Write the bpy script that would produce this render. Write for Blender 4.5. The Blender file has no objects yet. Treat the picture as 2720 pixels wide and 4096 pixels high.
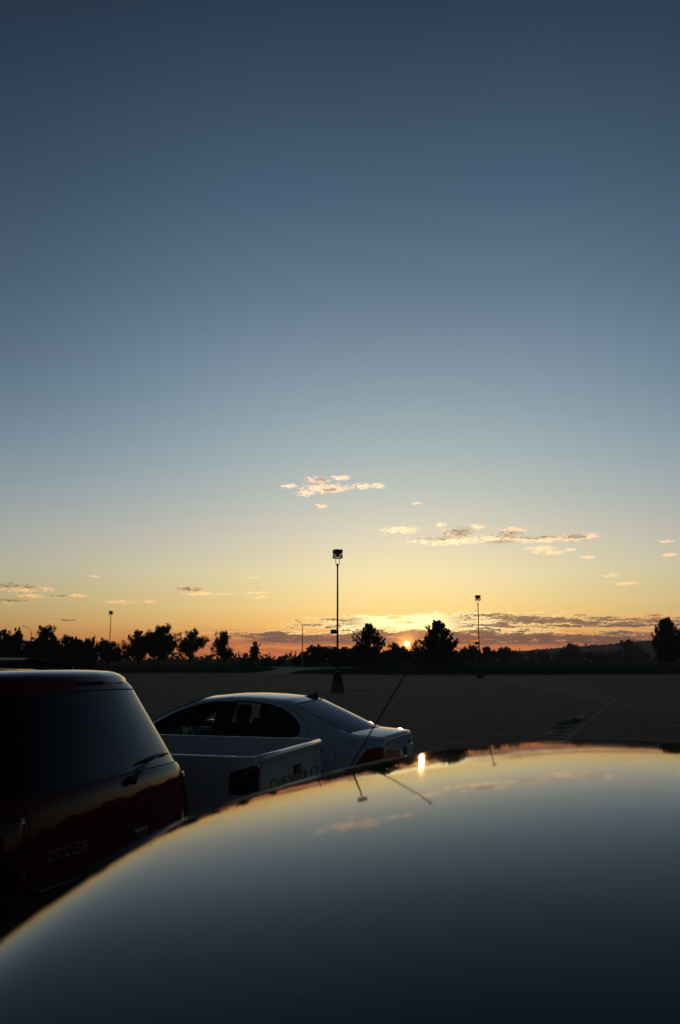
import bpy, bmesh, math, random
import numpy as np
from mathutils import Vector, Matrix, Quaternion
from mathutils.bvhtree import BVHTree
from mathutils.geometry import delaunay_2d_cdt

random.seed(7)
rng = np.random.default_rng(11)
SC = bpy.context.scene
COL = SC.collection
PI = math.pi

# ------------------------------------------------------------------ camera
FPX, HOR, EYE = 3400.0, 2636.0, 1.86          # focal length in source pixels, horizon row, eye height
HAZE = .0002
PITCH = math.atan((HOR - 2048) / FPX)
cd = bpy.data.cameras.new('camera')
cam = bpy.data.objects.new('camera', cd)
COL.objects.link(cam)
SC.camera = cam
cd.sensor_fit = 'VERTICAL'
cd.sensor_height = 36
cd.sensor_width = 24
cd.lens = FPX / 4096 * 36
cd.clip_start = .02
cd.clip_end = 20000
cam.location = (0, 0, EYE)
cam.rotation_euler = (PI / 2 + PITCH, 0, 0)
cd.dof.use_dof = True
cd.dof.focus_distance = 18
cd.dof.aperture_fstop = 8.5

CP, SP = math.cos(PITCH), math.sin(PITCH)


def ray(px, py):
    a, b = (px - 1360) / FPX, (2048 - py) / FPX
    return Vector((a, CP - b * SP, SP + b * CP)).normalized()


def azel(px, py):
    d = ray(px, py)
    return math.degrees(math.atan2(d.x, d.y)), math.degrees(math.asin(d.z))


def gp(px, py):
    d = ray(px, py)
    t = -EYE / d.z
    return Vector((d.x * t, d.y * t, 0))


def at(px, py, Y):
    d = ray(px, py)
    t = Y / d.y
    return Vector((d.x * t, Y, EYE + d.z * t))


# ------------------------------------------------------------------ node helper
class NB:
    """small wrapper so that node maths can be written as expressions"""
    def __init__(s, nt):
        s.nt = nt

    def new(s, t, **kw):
        n = s.nt.nodes.new(t)
        for k, v in kw.items():
            setattr(n, k, v)
        return n

    def put(s, sock, v):
        if isinstance(v, bpy.types.NodeSocket):
            s.nt.links.new(v, sock)
        elif v is not None:
            sock.default_value = v

    def m(s, op, a, b=None, c=None, clamp=False):
        n = s.new('ShaderNodeMath', operation=op, use_clamp=clamp)
        s.put(n.inputs[0], a)
        s.put(n.inputs[1], b)
        s.put(n.inputs[2], c)
        return n.outputs[0]

    def vm(s, op, a, b=None, c=None, val=False):
        n = s.new('ShaderNodeVectorMath', operation=op)
        s.put(n.inputs[0], a)
        s.put(n.inputs[1], b)
        s.put(n.inputs[2], c)
        return n.outputs['Value'] if val else n.outputs[0]

    def ss(s, x, lo, hi):
        n = s.new('ShaderNodeMapRange', interpolation_type='SMOOTHSTEP')
        s.put(n.inputs[0], x)
        n.inputs[1].default_value = lo
        n.inputs[2].default_value = hi
        return n.outputs[0]

    def xyz(s, x, y, z):
        n = s.new('ShaderNodeCombineXYZ')
        s.put(n.inputs[0], x)
        s.put(n.inputs[1], y)
        s.put(n.inputs[2], z)
        return n.outputs[0]

    def noise(s, vec, scale=1, detail=4, rough=.55):
        n = s.new('ShaderNodeTexNoise')
        s.put(n.inputs['Vector'], vec)
        n.inputs['Scale'].default_value = scale
        n.inputs['Detail'].default_value = detail
        n.inputs['Roughness'].default_value = rough
        return n.outputs[0], n.outputs[1]

    def mix(s, f, a, b, mode='MIX'):
        n = s.new('ShaderNodeMix', data_type='RGBA', blend_type=mode)
        s.put(n.inputs[0], f)
        for i, v in ((6, a), (7, b)):
            if isinstance(v, tuple):
                v = (*v[:3], 1)
            s.put(n.inputs[i], v)
        return n.outputs[2]

    def ramp(s, f, stops):
        n = s.new('ShaderNodeValToRGB')
        cr = n.color_ramp
        while len(cr.elements) < len(stops):
            cr.elements.new(.5)
        for e, (p, c) in zip(cr.elements, stops):
            e.position = p
            e.color = (*c, 1)
        s.put(n.inputs[0], f)
        return n.outputs[0]


def lin(r, g, b, k=1):
    f = lambda v: (v / 12.92 if v <= .04045 else ((v + .055) / 1.055) ** 2.4) * k
    return tuple(f(v / 255) for v in (r, g, b))


# ------------------------------------------------------------------ world: dawn sky with clouds
SUN_AZ, SUN_EL = azel(1628, 2575)
world = bpy.data.worlds.new('World')
SC.world = world
world.use_nodes = True
W = NB(world.node_tree)
world.node_tree.nodes.clear()
sky = W.new('ShaderNodeTexSky', sky_type='NISHITA', sun_disc=False)
sky.sun_elevation = math.radians(3.2)      # the refracted, dusty glow of a sun a little above the trees
sky.sun_rotation = math.radians(SUN_AZ)
dirv = W.new('ShaderNodeTexCoord').outputs['Generated']
sep = W.new('ShaderNodeSeparateXYZ')
W.put(sep.inputs[0], dirv)
DEG = 180 / PI
az = W.m('MULTIPLY', W.m('ARCTAN2', sep.outputs[0], sep.outputs[1]), DEG)
el = W.m('MULTIPLY', W.m('ARCSINE', sep.outputs[2]), DEG)
gam = W.new('ShaderNodeGamma')
W.put(gam.inputs[0], sky.outputs[0])
gam.inputs[1].default_value = .4
GAIN = [(0.3, (0.1994, 0.0765, 0.0781)), (1, (0.2336, 0.1121, 0.0781)), (2, (0.2642, 0.1912, 0.1203)), (3.4, (0.256, 0.2385, 0.1792)), (5.6, (0.2492, 0.2705, 0.2571)), (8, (0.2291, 0.2559, 0.2909)), (10.6, (0.1917, 0.2423, 0.2977)), (14, (0.156, 0.2215, 0.2948)), (17.3, (0.1311, 0.1967, 0.2713)), (20.5, (0.1089, 0.1664, 0.2403)), (23.8, (0.087, 0.1364, 0.2024)), (30, (0.0571, 0.0954, 0.1474)), (35.7, (0.0386, 0.0658, 0.1069)), (40.9, (0.0254, 0.0435, 0.0695)), (60, (0.0162, 0.0282, 0.0463)), (88, (0.0131, 0.0222, 0.0372))]
gain = W.ramp(W.m('DIVIDE', el, 90), [(e / 90, c) for e, c in GAIN])
base = W.vm('SCALE', W.mix(1.0, gam.outputs[0], gain, 'MULTIPLY'), None)
base.node.inputs['Scale'].default_value = 1
# the half of the sky turned away from the sun is far dimmer at this hour
daz = W.m('ABSOLUTE', W.m('SUBTRACT', az, SUN_AZ))
daz = W.m('MINIMUM', daz, W.m('SUBTRACT', 360, daz))
dimf = W.m('MULTIPLY_ADD', W.ss(W.m('MULTIPLY', daz, W.m('COSINE', W.m('DIVIDE', el, DEG))), 12, 88), -.74, 1)
dimf = W.m('MULTIPLY', dimf, W.m('MULTIPLY_ADD', W.m('MULTIPLY', W.ss(daz, 6, 34), W.ss(el, 6, 20)), -.34, 1.0))
base = W.vm('SCALE', base, None)
W.put(base.node.inputs['Scale'], dimf)
# angle from the sun
sdir = Vector((math.sin(math.radians(SUN_AZ)) * math.cos(math.radians(SUN_EL)),
               math.cos(math.radians(SUN_AZ)) * math.cos(math.radians(SUN_EL)), math.sin(math.radians(SUN_EL))))
th = W.m('MULTIPLY', W.m('ARCCOSINE', W.vm('DOT_PRODUCT', dirv, tuple(sdir), val=True)), DEG)
g_wide = W.m('EXPONENT', W.m('MULTIPLY', th, -1 / 5.5))
g_mid = W.m('EXPONENT', W.m('MULTIPLY', th, -1 / .42))
disc = W.m('SUBTRACT', 1, W.ss(th, .13, .19))
# clouds -------------------------------------------------
aev = W.xyz(az, el, 0)
n_fine, n_col = W.noise(W.vm('MULTIPLY', aev, (2.9, 7.5, 0)), 1, 8, .66)
warp = W.vm('MULTIPLY', W.vm('SUBTRACT', n_col, (.5, .5, .5)), (1.9, .5, 0))
wv = W.vm('ADD', aev, warp)
PD = math.degrees(1 / FPX)
CL = [(1310, 1954, 92, 17), (1225, 1972, 34, 11), (1272, 1920, 50, 12), (1365, 1912, 36, 10), (1165, 1944, 26, 8), (1450, 1944, 34, 10),
      (1515, 1943, 26, 10), (1288, 2023, 22, 6), (1606, 2120, 70, 13), (1765, 2100, 24, 7), (1835, 2132, 62, 24), (1790, 2164, 145, 15),
      (1905, 2108, 34, 9), (2000, 2155, 85, 18), (2055, 2125, 48, 14), (2165, 2156, 115, 12), (2290, 2150, 55, 13), (2350, 2144, 45, 9),
      (2170, 2193, 50, 9), (2215, 2209, 42, 8), (2285, 2198, 20, 5), (2355, 2229, 26, 6), (1670, 2013, 16, 4), (2150, 2210, 16, 5),
      (30, 2345, 66, 12), (115, 2350, 46, 8), (92, 2362, 40, 7), (50, 2405, 66, 8), (125, 2384, 55, 5), (235, 2385, 48, 6), (190, 2357, 28, 6),
      (325, 2383, 35, 5), (385, 2307, 15, 5), (765, 2358, 62, 10), (805, 2375, 60, 7), (905, 2376, 30, 5), (1030, 2372, 50, 4), (1040, 2388, 35, 4),
      (1020, 2311, 22, 4), (480, 2408, 62, 5), (600, 2407, 25, 4), (265, 2481, 52, 6), (2510, 2333, 42, 7), (2680, 2220, 28, 6), (2670, 2165, 26, 5), (2450, 2303, 25, 4)]
DK = [(1845, 2126, 55, 22), (1745, 2150, 75, 12), (2035, 2138, 62, 14), (2010, 2168, 55, 8), (2160, 2148, 75, 8), (2305, 2146, 40, 9), (1285, 1918, 30, 8),
      (30, 2342, 60, 9), (50, 2402, 60, 6), (110, 2348, 40, 5), (235, 2384, 42, 4), (765, 2356, 55, 7), (265, 2480, 45, 4), (1320, 1958, 30, 6)]


def blobs(lst, v):
    out = None
    for px, py, rx, ry in lst:
        a, e = azel(px, py)
        ix, iy = 1 / (rx * PD), 1 / (ry * PD)
        q = W.vm('MULTIPLY_ADD', v, (ix, iy, 0), (-a * ix, -e * iy, 0))
        d = W.vm('DOT_PRODUCT', q, q, val=True)
        out = d if out is None else W.m('MINIMUM', out, d)
    return out


nf = W.m('SUBTRACT', n_fine, .5)
dens = W.m('MULTIPLY_ADD', nf, 5.5, W.m('SUBTRACT', 1.25, W.m('MULTIPLY', blobs(CL, wv), .75)))
a_blob = W.m('MULTIPLY', W.ss(dens, .0, 2.0), .98)
ddk = W.m('MULTIPLY_ADD', nf, 5.0, W.m('SUBTRACT', 1.45, W.m('MULTIPLY', blobs(DK, wv), .8)))
k_blob = W.ss(ddk, .1, 1.1)
# streaky layers above the horizon
n1, _ = W.noise(W.vm('MULTIPLY', wv, (.36, 6.0, 0)), 1, 7, .7)
n2, _ = W.noise(W.vm('MULTIPLY_ADD', wv, (.35, 1.6, 0), (7, 3, 0)), 1, 8, .68)
n3, _ = W.noise(W.vm('MULTIPLY_ADD', wv, (.8, 6.5, 0), (3, 9, 0)), 1, 7, .7)
# layer one: bright broken streaks
win1 = W.m('MULTIPLY', W.ss(el, 1.7, 2.1), W.m('SUBTRACT', 1, W.ss(W.m('MULTIPLY_ADD', W.m('ABSOLUTE', W.m('SUBTRACT', az, 9)), .03, el), 2.7, 3.7)))
win1 = W.m('MULTIPLY', win1, W.ss(az, -9.5, 1.5))
d1 = W.m('MULTIPLY_ADD', win1, .36, W.m('MULTIPLY_ADD', W.m('SUBTRACT', n3, .5), .5, n1))
a1 = W.m('MULTIPLY', W.m('MULTIPLY', W.ss(d1, .73, .80), W.ss(win1, 0, .3)), .92)
k1 = W.m('MULTIPLY', W.ss(d1, .79, .86), W.ss(th, 2.0, 5))
# layer two: the long grey bank
top2 = W.m('MULTIPLY_ADD', W.m('SUBTRACT', n2, .5), 1.9, W.m('MULTIPLY_ADD', W.m('ABSOLUTE', W.m('SUBTRACT', az, 6)), -.03, 2.02))
bot2 = W.m('MULTIPLY_ADD', W.m('SUBTRACT', n1, .5), 1.0, W.m('MULTIPLY_ADD', az, -.008, .86))
a2 = W.m('MULTIPLY', W.ss(W.m('SUBTRACT', top2, el), -.01, .05), W.ss(W.m('SUBTRACT', el, bot2), -.05, .3))
a2 = W.m('MULTIPLY', a2, W.m('MULTIPLY', W.ss(W.m('MULTIPLY_ADD', n2, 6, az), -5, -1.5), W.m('SUBTRACT', 1, W.ss(W.m('MULTIPLY_ADD', n2, 8, az), 22, 30))))
a2 = W.m('MULTIPLY', a2, W.m('MULTIPLY_ADD', W.ss(n3, .55, .60), -.85, .94))
edge2 = W.m('MULTIPLY', W.m('SUBTRACT', 1, W.ss(W.m('ABSOLUTE', W.m('SUBTRACT', W.m('SUBTRACT', top2, el), -.01)), .02, .09)), W.m('SUBTRACT', 1, W.ss(th, 9, 24)))
# layer three: rosy bars on the horizon
win3 = W.m('MULTIPLY', W.ss(el, -.2, .25), W.m('SUBTRACT', 1, W.ss(el, 1.1, 2.6)))
a3 = W.m('MULTIPLY', W.ss(W.m('MULTIPLY_ADD', win3, .22, n1), .62, .78), W.m('MULTIPLY', W.ss(win3, 0, .3), .62))
a3 = W.m('MULTIPLY', a3, W.ss(az, -16, -8))
# colours
hi_far = W.ramp(W.m('DIVIDE', el, 14), [(0, lin(255, 145, 85)), (.14, lin(255, 180, 100)), (.3, (1.35, .72, .30)), (.7, (2.1, .98, .52)), (1, (2.2, 1.0, .64))])
hi = W.mix(W.m('MULTIPLY', g_wide, 2.0, clamp=True), hi_far, lin(255, 238, 172, 1.7))
dk_col = W.ramp(W.m('DIVIDE', el, 14), [(0, lin(140, 78, 62)), (.06, lin(112, 82, 76)), (.14, lin(122, 96, 84)), (.35, lin(160, 125, 85)), (.62, lin(178, 148, 110)), (1, lin(205, 170, 135))])
dk_col = W.mix(W.m('MULTIPLY', g_wide, .2), dk_col, lin(225, 140, 80))
c = base
c = W.mix(a3, c, W.mix(.5, dk_col, lin(205, 110, 80)))
c = W.mix(a1, c, W.mix(k1, hi, dk_col))
c = W.mix(a2, c, dk_col)
c = W.mix(W.m('MULTIPLY', edge2, .8), c, hi)
c = W.mix(a_blob, c, W.mix(k_blob, hi, dk_col))
gl = W.vm('SCALE', lin(255, 176, 80), None)
W.put(gl.node.inputs['Scale'], W.m('ADD', W.m('MULTIPLY', g_mid, 2.6), W.m('MULTIPLY', g_wide, .07)))
c = W.vm('ADD', c, gl)
c = W.mix(disc, c, (5.0, 3.6, 1.9))
bg = W.new('ShaderNodeBackground')
out = W.new('ShaderNodeOutputWorld')
# the sums above are display radiances: ten times that at a sky strength of 0.1
c = W.vm('SCALE', c, None)
c.node.inputs['Scale'].default_value = 10
W.put(bg.inputs[0], c)
bg.inputs[1].default_value = 0.1
W.put(out.inputs[0], bg.outputs[0])

sun = bpy.data.lights.new('sun', 'SUN')
sun.energy = .25
sun.angle = math.radians(.2)
sun.color = (1, .52, .22)
so = bpy.data.objects.new('sun', sun)
COL.objects.link(so)
so.rotation_euler = Vector(sdir).to_track_quat('Z', 'Y').to_euler()

SC.view_settings.view_transform = 'Standard'
SC.view_settings.look = 'None'
SC.view_settings.exposure = 0
SC.view_settings.gamma = 1
SC.view_settings.use_curve_mapping = False
SC.render.engine = 'CYCLES'
SC.cycles.max_bounces = 6
SC.cycles.transparent_max_bounces = 12

# ------------------------------------------------------------------ materials
def material(name, base=(.5, .5, .5), rough=.5, metal=0, spec=.5, ior=1.5, coat=0, noise=None, bump=None, vec='Object'):
    m = bpy.data.materials.new(name)
    m.use_nodes = True
    nt = m.node_tree
    b = nt.nodes['Principled BSDF']
    b.inputs['Base Color'].default_value = (*base, 1)
    b.inputs['Roughness'].default_value = rough
    b.inputs['Metallic'].default_value = metal
    b.inputs['IOR'].default_value = ior
    b.inputs['Coat Weight'].default_value = coat
    b.inputs['Coat Roughness'].default_value = .03
    N = NB(nt)
    tc = N.new('ShaderNodeTexCoord').outputs[vec]
    if noise:
        sc, amt = noise
        f, _ = N.noise(tc, sc, 5, .6)
        lo = tuple(x * (1 - amt) for x in base)
        hi_ = tuple(min(1, x * (1 + amt)) for x in base)
        N.put(b.inputs['Base Color'], N.mix(N.ss(f, .3, .7), lo, hi_))
        r2_, _ = N.noise(tc, sc * .6, 4, .6)
        N.put(b.inputs['Roughness'], N.m('MULTIPLY_ADD', r2_, rough * .5, rough * .75))
    if bump:
        sc, st = bump
        f, _ = N.noise(tc, sc, 5, .6)
        bn = N.new('ShaderNodeBump')
        bn.inputs['Strength'].default_value = st
        bn.inputs['Distance'].default_value = .02
        N.put(bn.inputs['Height'], f)
        N.put(b.inputs['Normal'], bn.outputs[0])
    return m


def paint(name, base, rough=.35, dust=.04, coat=1.0, metal=0.0):
    """car paint: coloured base under clear coat, with a thin uneven film of dust"""
    m = material(name, base, .03, metal=metal, coat=0, ior=1.46)
    nt = m.node_tree
    N = NB(nt)
    b = nt.nodes['Principled BSDF']
    tc = N.new('ShaderNodeTexCoord').outputs['Object']
    f, _ = N.noise(tc, 2.3, 6, .65)
    g, _ = N.noise(tc, 160, 3, .7)
    d = N.m('MULTIPLY', N.ss(f, .3, .8), dust)
    d = N.m('MULTIPLY_ADD', N.ss(g, .62, .72), dust * .8, d)
    vs = N.new('ShaderNodeTexVoronoi')
    N.put(vs.inputs['Vector'], tc)
    vs.inputs['Scale'].default_value = 34
    d = N.m('MULTIPLY_ADD', N.m('SUBTRACT', 1, N.ss(vs.outputs['Distance'], .05, .09)), dust * 3, d, clamp=True)
    N.put(b.inputs['Base Color'], N.mix(d, base, (.32, .29, .25)))
    N.put(b.inputs['Roughness'], N.m('MULTIPLY_ADD', d, .5, .025))
    # pressed steel is never quite flat: long shallow ripples and a little orange peel
    rip, _ = N.noise(tc, 5.5, 2, .5)
    peel, _ = N.noise(tc, 420, 2, .5)
    bn = N.new('ShaderNodeBump')
    bn.inputs['Strength'].default_value = .5
    bn.inputs['Distance'].default_value = .0009
    N.put(bn.inputs['Height'], N.m('MULTIPLY_ADD', peel, .006, rip))
    N.put(b.inputs['Normal'], bn.outputs[0])
    return m


def clear_glass(name, tint=(.55, .62, .6)):
    m = bpy.data.materials.new(name)
    m.use_nodes = True
    nt = m.node_tree
    nt.nodes.clear()
    N = NB(nt)
    tr = N.new('ShaderNodeBsdfTransparent')
    tr.inputs[0].default_value = (*tint, 1)
    gl_ = N.new('ShaderNodeBsdfGlossy')
    gl_.inputs['Roughness'].default_value = .02
    fr = N.new('ShaderNodeFresnel')
    fr.inputs[0].default_value = 1.5
    tc = N.new('ShaderNodeTexCoord').outputs['Object']
    f, _ = N.noise(tc, 3, 4, .6)
    N.put(gl_.inputs['Color'], N.mix(f, (.85, .88, .9), (1, 1, 1)))
    mx = N.new('ShaderNodeMixShader')
    N.put(mx.inputs[0], fr.outputs[0])
    N.put(mx.inputs[1], tr.outputs[0])
    N.put(mx.inputs[2], gl_.outputs[0])
    o = N.new('ShaderNodeOutputMaterial')
    N.put(o.inputs[0], mx.outputs[0])
    return m


M = {}
M['silver'] = paint('pale_blue_silver_paint', (.52, .58, .66), .4, .05)
M['white'] = paint('white_paint', (.60, .61, .62), .4, .07)
M['red'] = paint('dark_red_paint', (.12, .008, .008), .35, .02)
M['red'].node_tree.nodes['Principled BSDF'].inputs['IOR'].default_value = 1.32
M['own'] = paint('dark_grey_paint', (.007, .010, .012), .35, .09)
M['own'].node_tree.nodes['Principled BSDF'].inputs['IOR'].default_value = 1.34
M['dark_glass'] = material('tinted_glass', (.003, .004, .004), .03, ior=1.4, noise=(3, .3))
M['rear_glass'] = material('rear_window_glass', (.016, .02, .022), .03, ior=1.85, noise=(3, .3))
M['glass'] = clear_glass('window_glass', (.88, .95, .92))
M['lamp_glass'] = clear_glass('lantern_glass', (.86, .87, .85))
M['rubber'] = material('black_rubber', (.012, .012, .012), .6, noise=(30, .3))
M['plastic'] = material('black_plastic', (.015, .015, .016), .4, noise=(40, .3))
M['trim'] = material('dark_interior', (.02, .022, .024), .7, noise=(20, .3))
M['seat'] = material('grey_fabric', (.06, .065, .07), .9, noise=(60, .25), bump=(200, .2))
M['chrome'] = material('chrome', (.75, .76, .78), .12, metal=1, noise=(20, .05))
M['lamp_red'] = material('red_lens', (.33, .012, .01), .25, ior=1.5, noise=(30, .2))
M['lamp_red'].node_tree.nodes['Principled BSDF'].inputs['Specular IOR Level'].default_value = .2
M['lamp_dark'] = material('dark_red_lens', (.07, .008, .008), .1, noise=(30, .2))
M['gold'] = material('brown_gold_lettering', (.075, .042, .016), .5, noise=(30, .25))
M['steel'] = material('brown_painted_steel', (.035, .025, .02), .5, noise=(12, .35), bump=(60, .1))
M['grey_steel'] = material('galvanised_steel', (.28, .29, .3), .45, metal=.6, noise=(8, .2))
M['sticker'] = material('pale_sticker', (.45, .5, .47), .6, noise=(10, .15))
M['sign_grey'] = material('faded_grey_lettering', (.3, .29, .28), .6, noise=(10, .2))
M['bulb'] = material('lamp_reflector', (.1, .1, .1), .3, noise=(10, .2))
M['wood'] = material('weathered_wood', (.09, .07, .05), .8, noise=(6, .3), bump=(30, .4))
M['bark'] = material('bark', (.05, .038, .028), .9, noise=(8, .35), bump=(30, .6))
M['yield'] = material('faded_red_sign', (.35, .03, .03), .5, noise=(4, .15))
M['sign_white'] = material('sign_white', (.6, .6, .6), .5, noise=(4, .1))
M['plate'] = material('licence_plate_face', (.5, .5, .46), .5, noise=(10, .1))
M['plate_green'] = material('licence_plate_band', (.03, .1, .06), .5, noise=(10, .1))
M['plate_ink'] = material('licence_plate_ink', (.1, .11, .12), .5, noise=(10, .1))
M['roof_pale'] = material('pale_metal_roof', (.5, .5, .48), .4, noise=(3, .15))
M['kerb'] = material('concrete_kerb', (.26, .25, .23), .8, noise=(2, .25), bump=(40, .3))


def concrete_yellow():
    """concrete lamp footing with its worn yellow paint"""
    m = material('worn_yellow_concrete', (.2, .18, .1), .85, bump=(30, .5))
    nt = m.node_tree
    N = NB(nt)
    tc = N.new('ShaderNodeTexCoord').outputs['Object']
    f, _ = N.noise(tc, 5, 6, .65)
    N.put(nt.nodes['Principled BSDF'].inputs['Base Color'], N.mix(N.ss(f, .42, .6), (.19, .15, .035), (.12, .11, .1)))
    return m


M['footing'] = concrete_yellow()
M['footing_dark'] = material('stained_concrete', (.06, .055, .045), .9, noise=(5, .4), bump=(30, .5))


def leaf_mat(name, col, tr=.3):
    m = bpy.data.materials.new(name)
    m.use_nodes = True
    nt = m.node_tree
    nt.nodes.clear()
    N = NB(nt)
    tc = N.new('ShaderNodeTexCoord').outputs['Object']
    f, _ = N.noise(tc, 1.3, 3, .6)
    colr = N.mix(N.ss(f, .3, .7), tuple(x * .65 for x in col), tuple(x * 1.3 for x in col))
    d = N.new('ShaderNodeBsdfDiffuse')
    t = N.new('ShaderNodeBsdfTranslucent')
    N.put(d.inputs[0], colr)
    N.put(t.inputs[0], colr)
    mx = N.new('ShaderNodeMixShader')
    mx.inputs[0].default_value = tr
    N.put(mx.inputs[1], d.outputs[0])
    N.put(mx.inputs[2], t.outputs[0])
    o = N.new('ShaderNodeOutputMaterial')
    N.put(o.inputs[0], mx.outputs[0])
    return m


M['leaf'] = leaf_mat('leaves', (.05, .07, .028))
M['leaf2'] = leaf_mat('light_leaves', (.07, .09, .035))
M['needle'] = leaf_mat('pine_needles', (.032, .05, .026), .15)
M['far_leaf'] = leaf_mat('far_leaves', (.045, .07, .045), .2)
M['grass_blade'] = leaf_mat('grass_blades', (.06, .085, .025), .4)


def asphalt_mat(name, base, crackscale=.16):
    m = material(name, base, .9)
    nt = m.node_tree
    N = NB(nt)
    b = nt.nodes['Principled BSDF']
    b.inputs['Specular IOR Level'].default_value = .12
    tc = N.new('ShaderNodeTexCoord').outputs['Object']
    big, _ = N.noise(tc, .08, 5, .6)
    mid, _ = N.noise(tc, .9, 6, .65)
    fine, _ = N.noise(tc, 45, 4, .7)
    c1 = N.mix(N.ss(big, .35, .65), tuple(x * .75 for x in base), tuple(x * 1.2 for x in base))
    c2 = N.mix(N.m('MULTIPLY', N.ss(mid, .5, .75), .5), c1, tuple(x * .55 for x in base))
    c3 = N.mix(N.m('MULTIPLY', N.ss(fine, .5, .7), .35), c2, tuple(x * 2.1 for x in base))
    vo = N.new('ShaderNodeTexVoronoi', feature='DISTANCE_TO_EDGE')
    _, wc = N.noise(tc, .7, 4, .6)
    stain, _ = N.noise(N.vm('MULTIPLY', tc, (.35, 1.1, 1)), .35, 6, .7)
    c3 = N.mix(N.m('MULTIPLY', N.ss(stain, .55, .68), .45), c3, tuple(x * .4 for x in base))
    N.put(vo.inputs['Vector'], N.vm('ADD', tc, N.vm('MULTIPLY', wc, (2.2, 2.2, 0))))
    vo.inputs['Scale'].default_value = crackscale
    crack = N.m('MULTIPLY', N.m('SUBTRACT', 1, N.ss(vo.outputs['Distance'], .0, .006)), N.ss(big, .45, .6))
    N.put(b.inputs['Base Color'], N.mix(N.m('MULTIPLY', crack, .8), c3, tuple(x * .25 for x in base)))
    N.put(b.inputs['Roughness'], N.m('MULTIPLY_ADD', fine, .2, .72))
    bn = N.new('ShaderNodeBump')
    bn.inputs['Strength'].default_value = .5
    bn.inputs['Distance'].default_value = .01
    N.put(bn.inputs['Height'], fine)
    N.put(b.inputs['Normal'], bn.outputs[0])
    return m


M['asphalt'] = asphalt_mat('worn_asphalt', (.036, .0265, .018))
M['road'] = asphalt_mat('pale_road', (.15, .15, .145))


def line_mat(name, col):
    m = material(name, col, .8)
    nt = m.node_tree
    N = NB(nt)
    b = nt.nodes['Principled BSDF']
    tc = N.new('ShaderNodeTexCoord').outputs['Object']
    f, _ = N.noise(tc, 1.1, 6, .7)
    g, _ = N.noise(tc, 14, 5, .7)
    w = N.m('MULTIPLY', N.ss(N.m('MULTIPLY_ADD', g, .4, f), .62, .95), .85)
    N.put(b.inputs['Base Color'], N.mix(w, col, (.04, .031, .022)))
    return m


M['line'] = line_mat('worn_pale_paint', (.42, .36, .20))
M['spine'] = line_mat('worn_yellow_paint', (.11, .085, .03))
M['patch'] = material('bitumen_crack_fill', (.018, .018, .017), .8, noise=(3, .4), bump=(20, .4))


def grass_mat():
    m = material('grass_ground', (.04, .055, .02), 1.0, bump=(3, 1))
    nt = m.node_tree
    nt.nodes['Principled BSDF'].inputs['Specular IOR Level'].default_value = 0
    N = NB(nt)
    tc = N.new('ShaderNodeTexCoord').outputs['Object']
    f, _ = N.noise(tc, .05, 6, .65)
    g, _ = N.noise(N.vm('MULTIPLY', tc, (.25, 1, 1)), 1.5, 5, .7)
    c1 = N.mix(N.ss(f, .35, .65), (.024, .042, .013), (.05, .065, .022))
    N.put(nt.nodes['Principled BSDF'].inputs['Base Color'], N.mix(N.m('MULTIPLY', N.ss(g, .4, .7), .6), c1, (.055, .06, .022)))
    return m


M['grass'] = grass_mat()

# ------------------------------------------------------------------ object helpers


def link(o, parent=None):
    COL.objects.link(o)
    if parent is not None:
        o.parent = parent
    return o


def tag(o, label=None, cat=None, group=None, kind=None):
    for k, v in (('label', label), ('category', cat), ('group', group), ('kind', kind)):
        if v:
            o[k] = v
    return o


def thing(name, label, cat, loc=(0, 0, 0), rotz=0, group=None):
    o = bpy.data.objects.new(name, None)
    o.empty_display_size = .2
    link(o)
    o.location = loc
    o.rotation_euler = (0, 0, rotz)
    return tag(o, label, cat, group)


def obj_py(name, V, Fc, mat, parent=None, smooth=False):
    me = bpy.data.meshes.new(name)
    me.from_pydata([tuple(v) for v in V], [], Fc)
    if smooth:
        me.shade_smooth()
    me.materials.append(M[mat] if isinstance(mat, str) else mat)
    me.update()
    return link(bpy.data.objects.new(name, me), parent)


def obj_bm(name, bm, mat, parent=None, smooth=False):
    me = bpy.data.meshes.new(name)
    bmesh.ops.recalc_face_normals(bm, faces=bm.faces)
    bm.to_mesh(me)
    bm.free()
    if smooth:
        me.shade_smooth()
    me.materials.append(M[mat] if isinstance(mat, str) else mat)
    return link(bpy.data.objects.new(name, me), parent)


def add_box(bm, c, s, bev=0, rot=None):
    r = bmesh.ops.create_cube(bm, size=1)
    vs = r['verts']
    bmesh.ops.scale(bm, vec=s, verts=vs)
    if bev:
        es = list({e for v in vs for e in v.link_edges})
        q = bmesh.ops.bevel(bm, geom=es, offset=bev, segments=2, affect='EDGES', profile=.6)
        vs = list({v for f in q['faces'] for v in f.verts} | {v for v in vs if v.is_valid})
    if rot is not None:
        bmesh.ops.rotate(bm, verts=vs, cent=(0, 0, 0), matrix=rot)
    bmesh.ops.translate(bm, vec=c, verts=vs)
    return vs


def box(name, c, s, mat, parent=None, bev=0, rot=None):
    bm = bmesh.new()
    add_box(bm, c, s, bev, rot)
    return obj_bm(name, bm, mat, parent)


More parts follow.
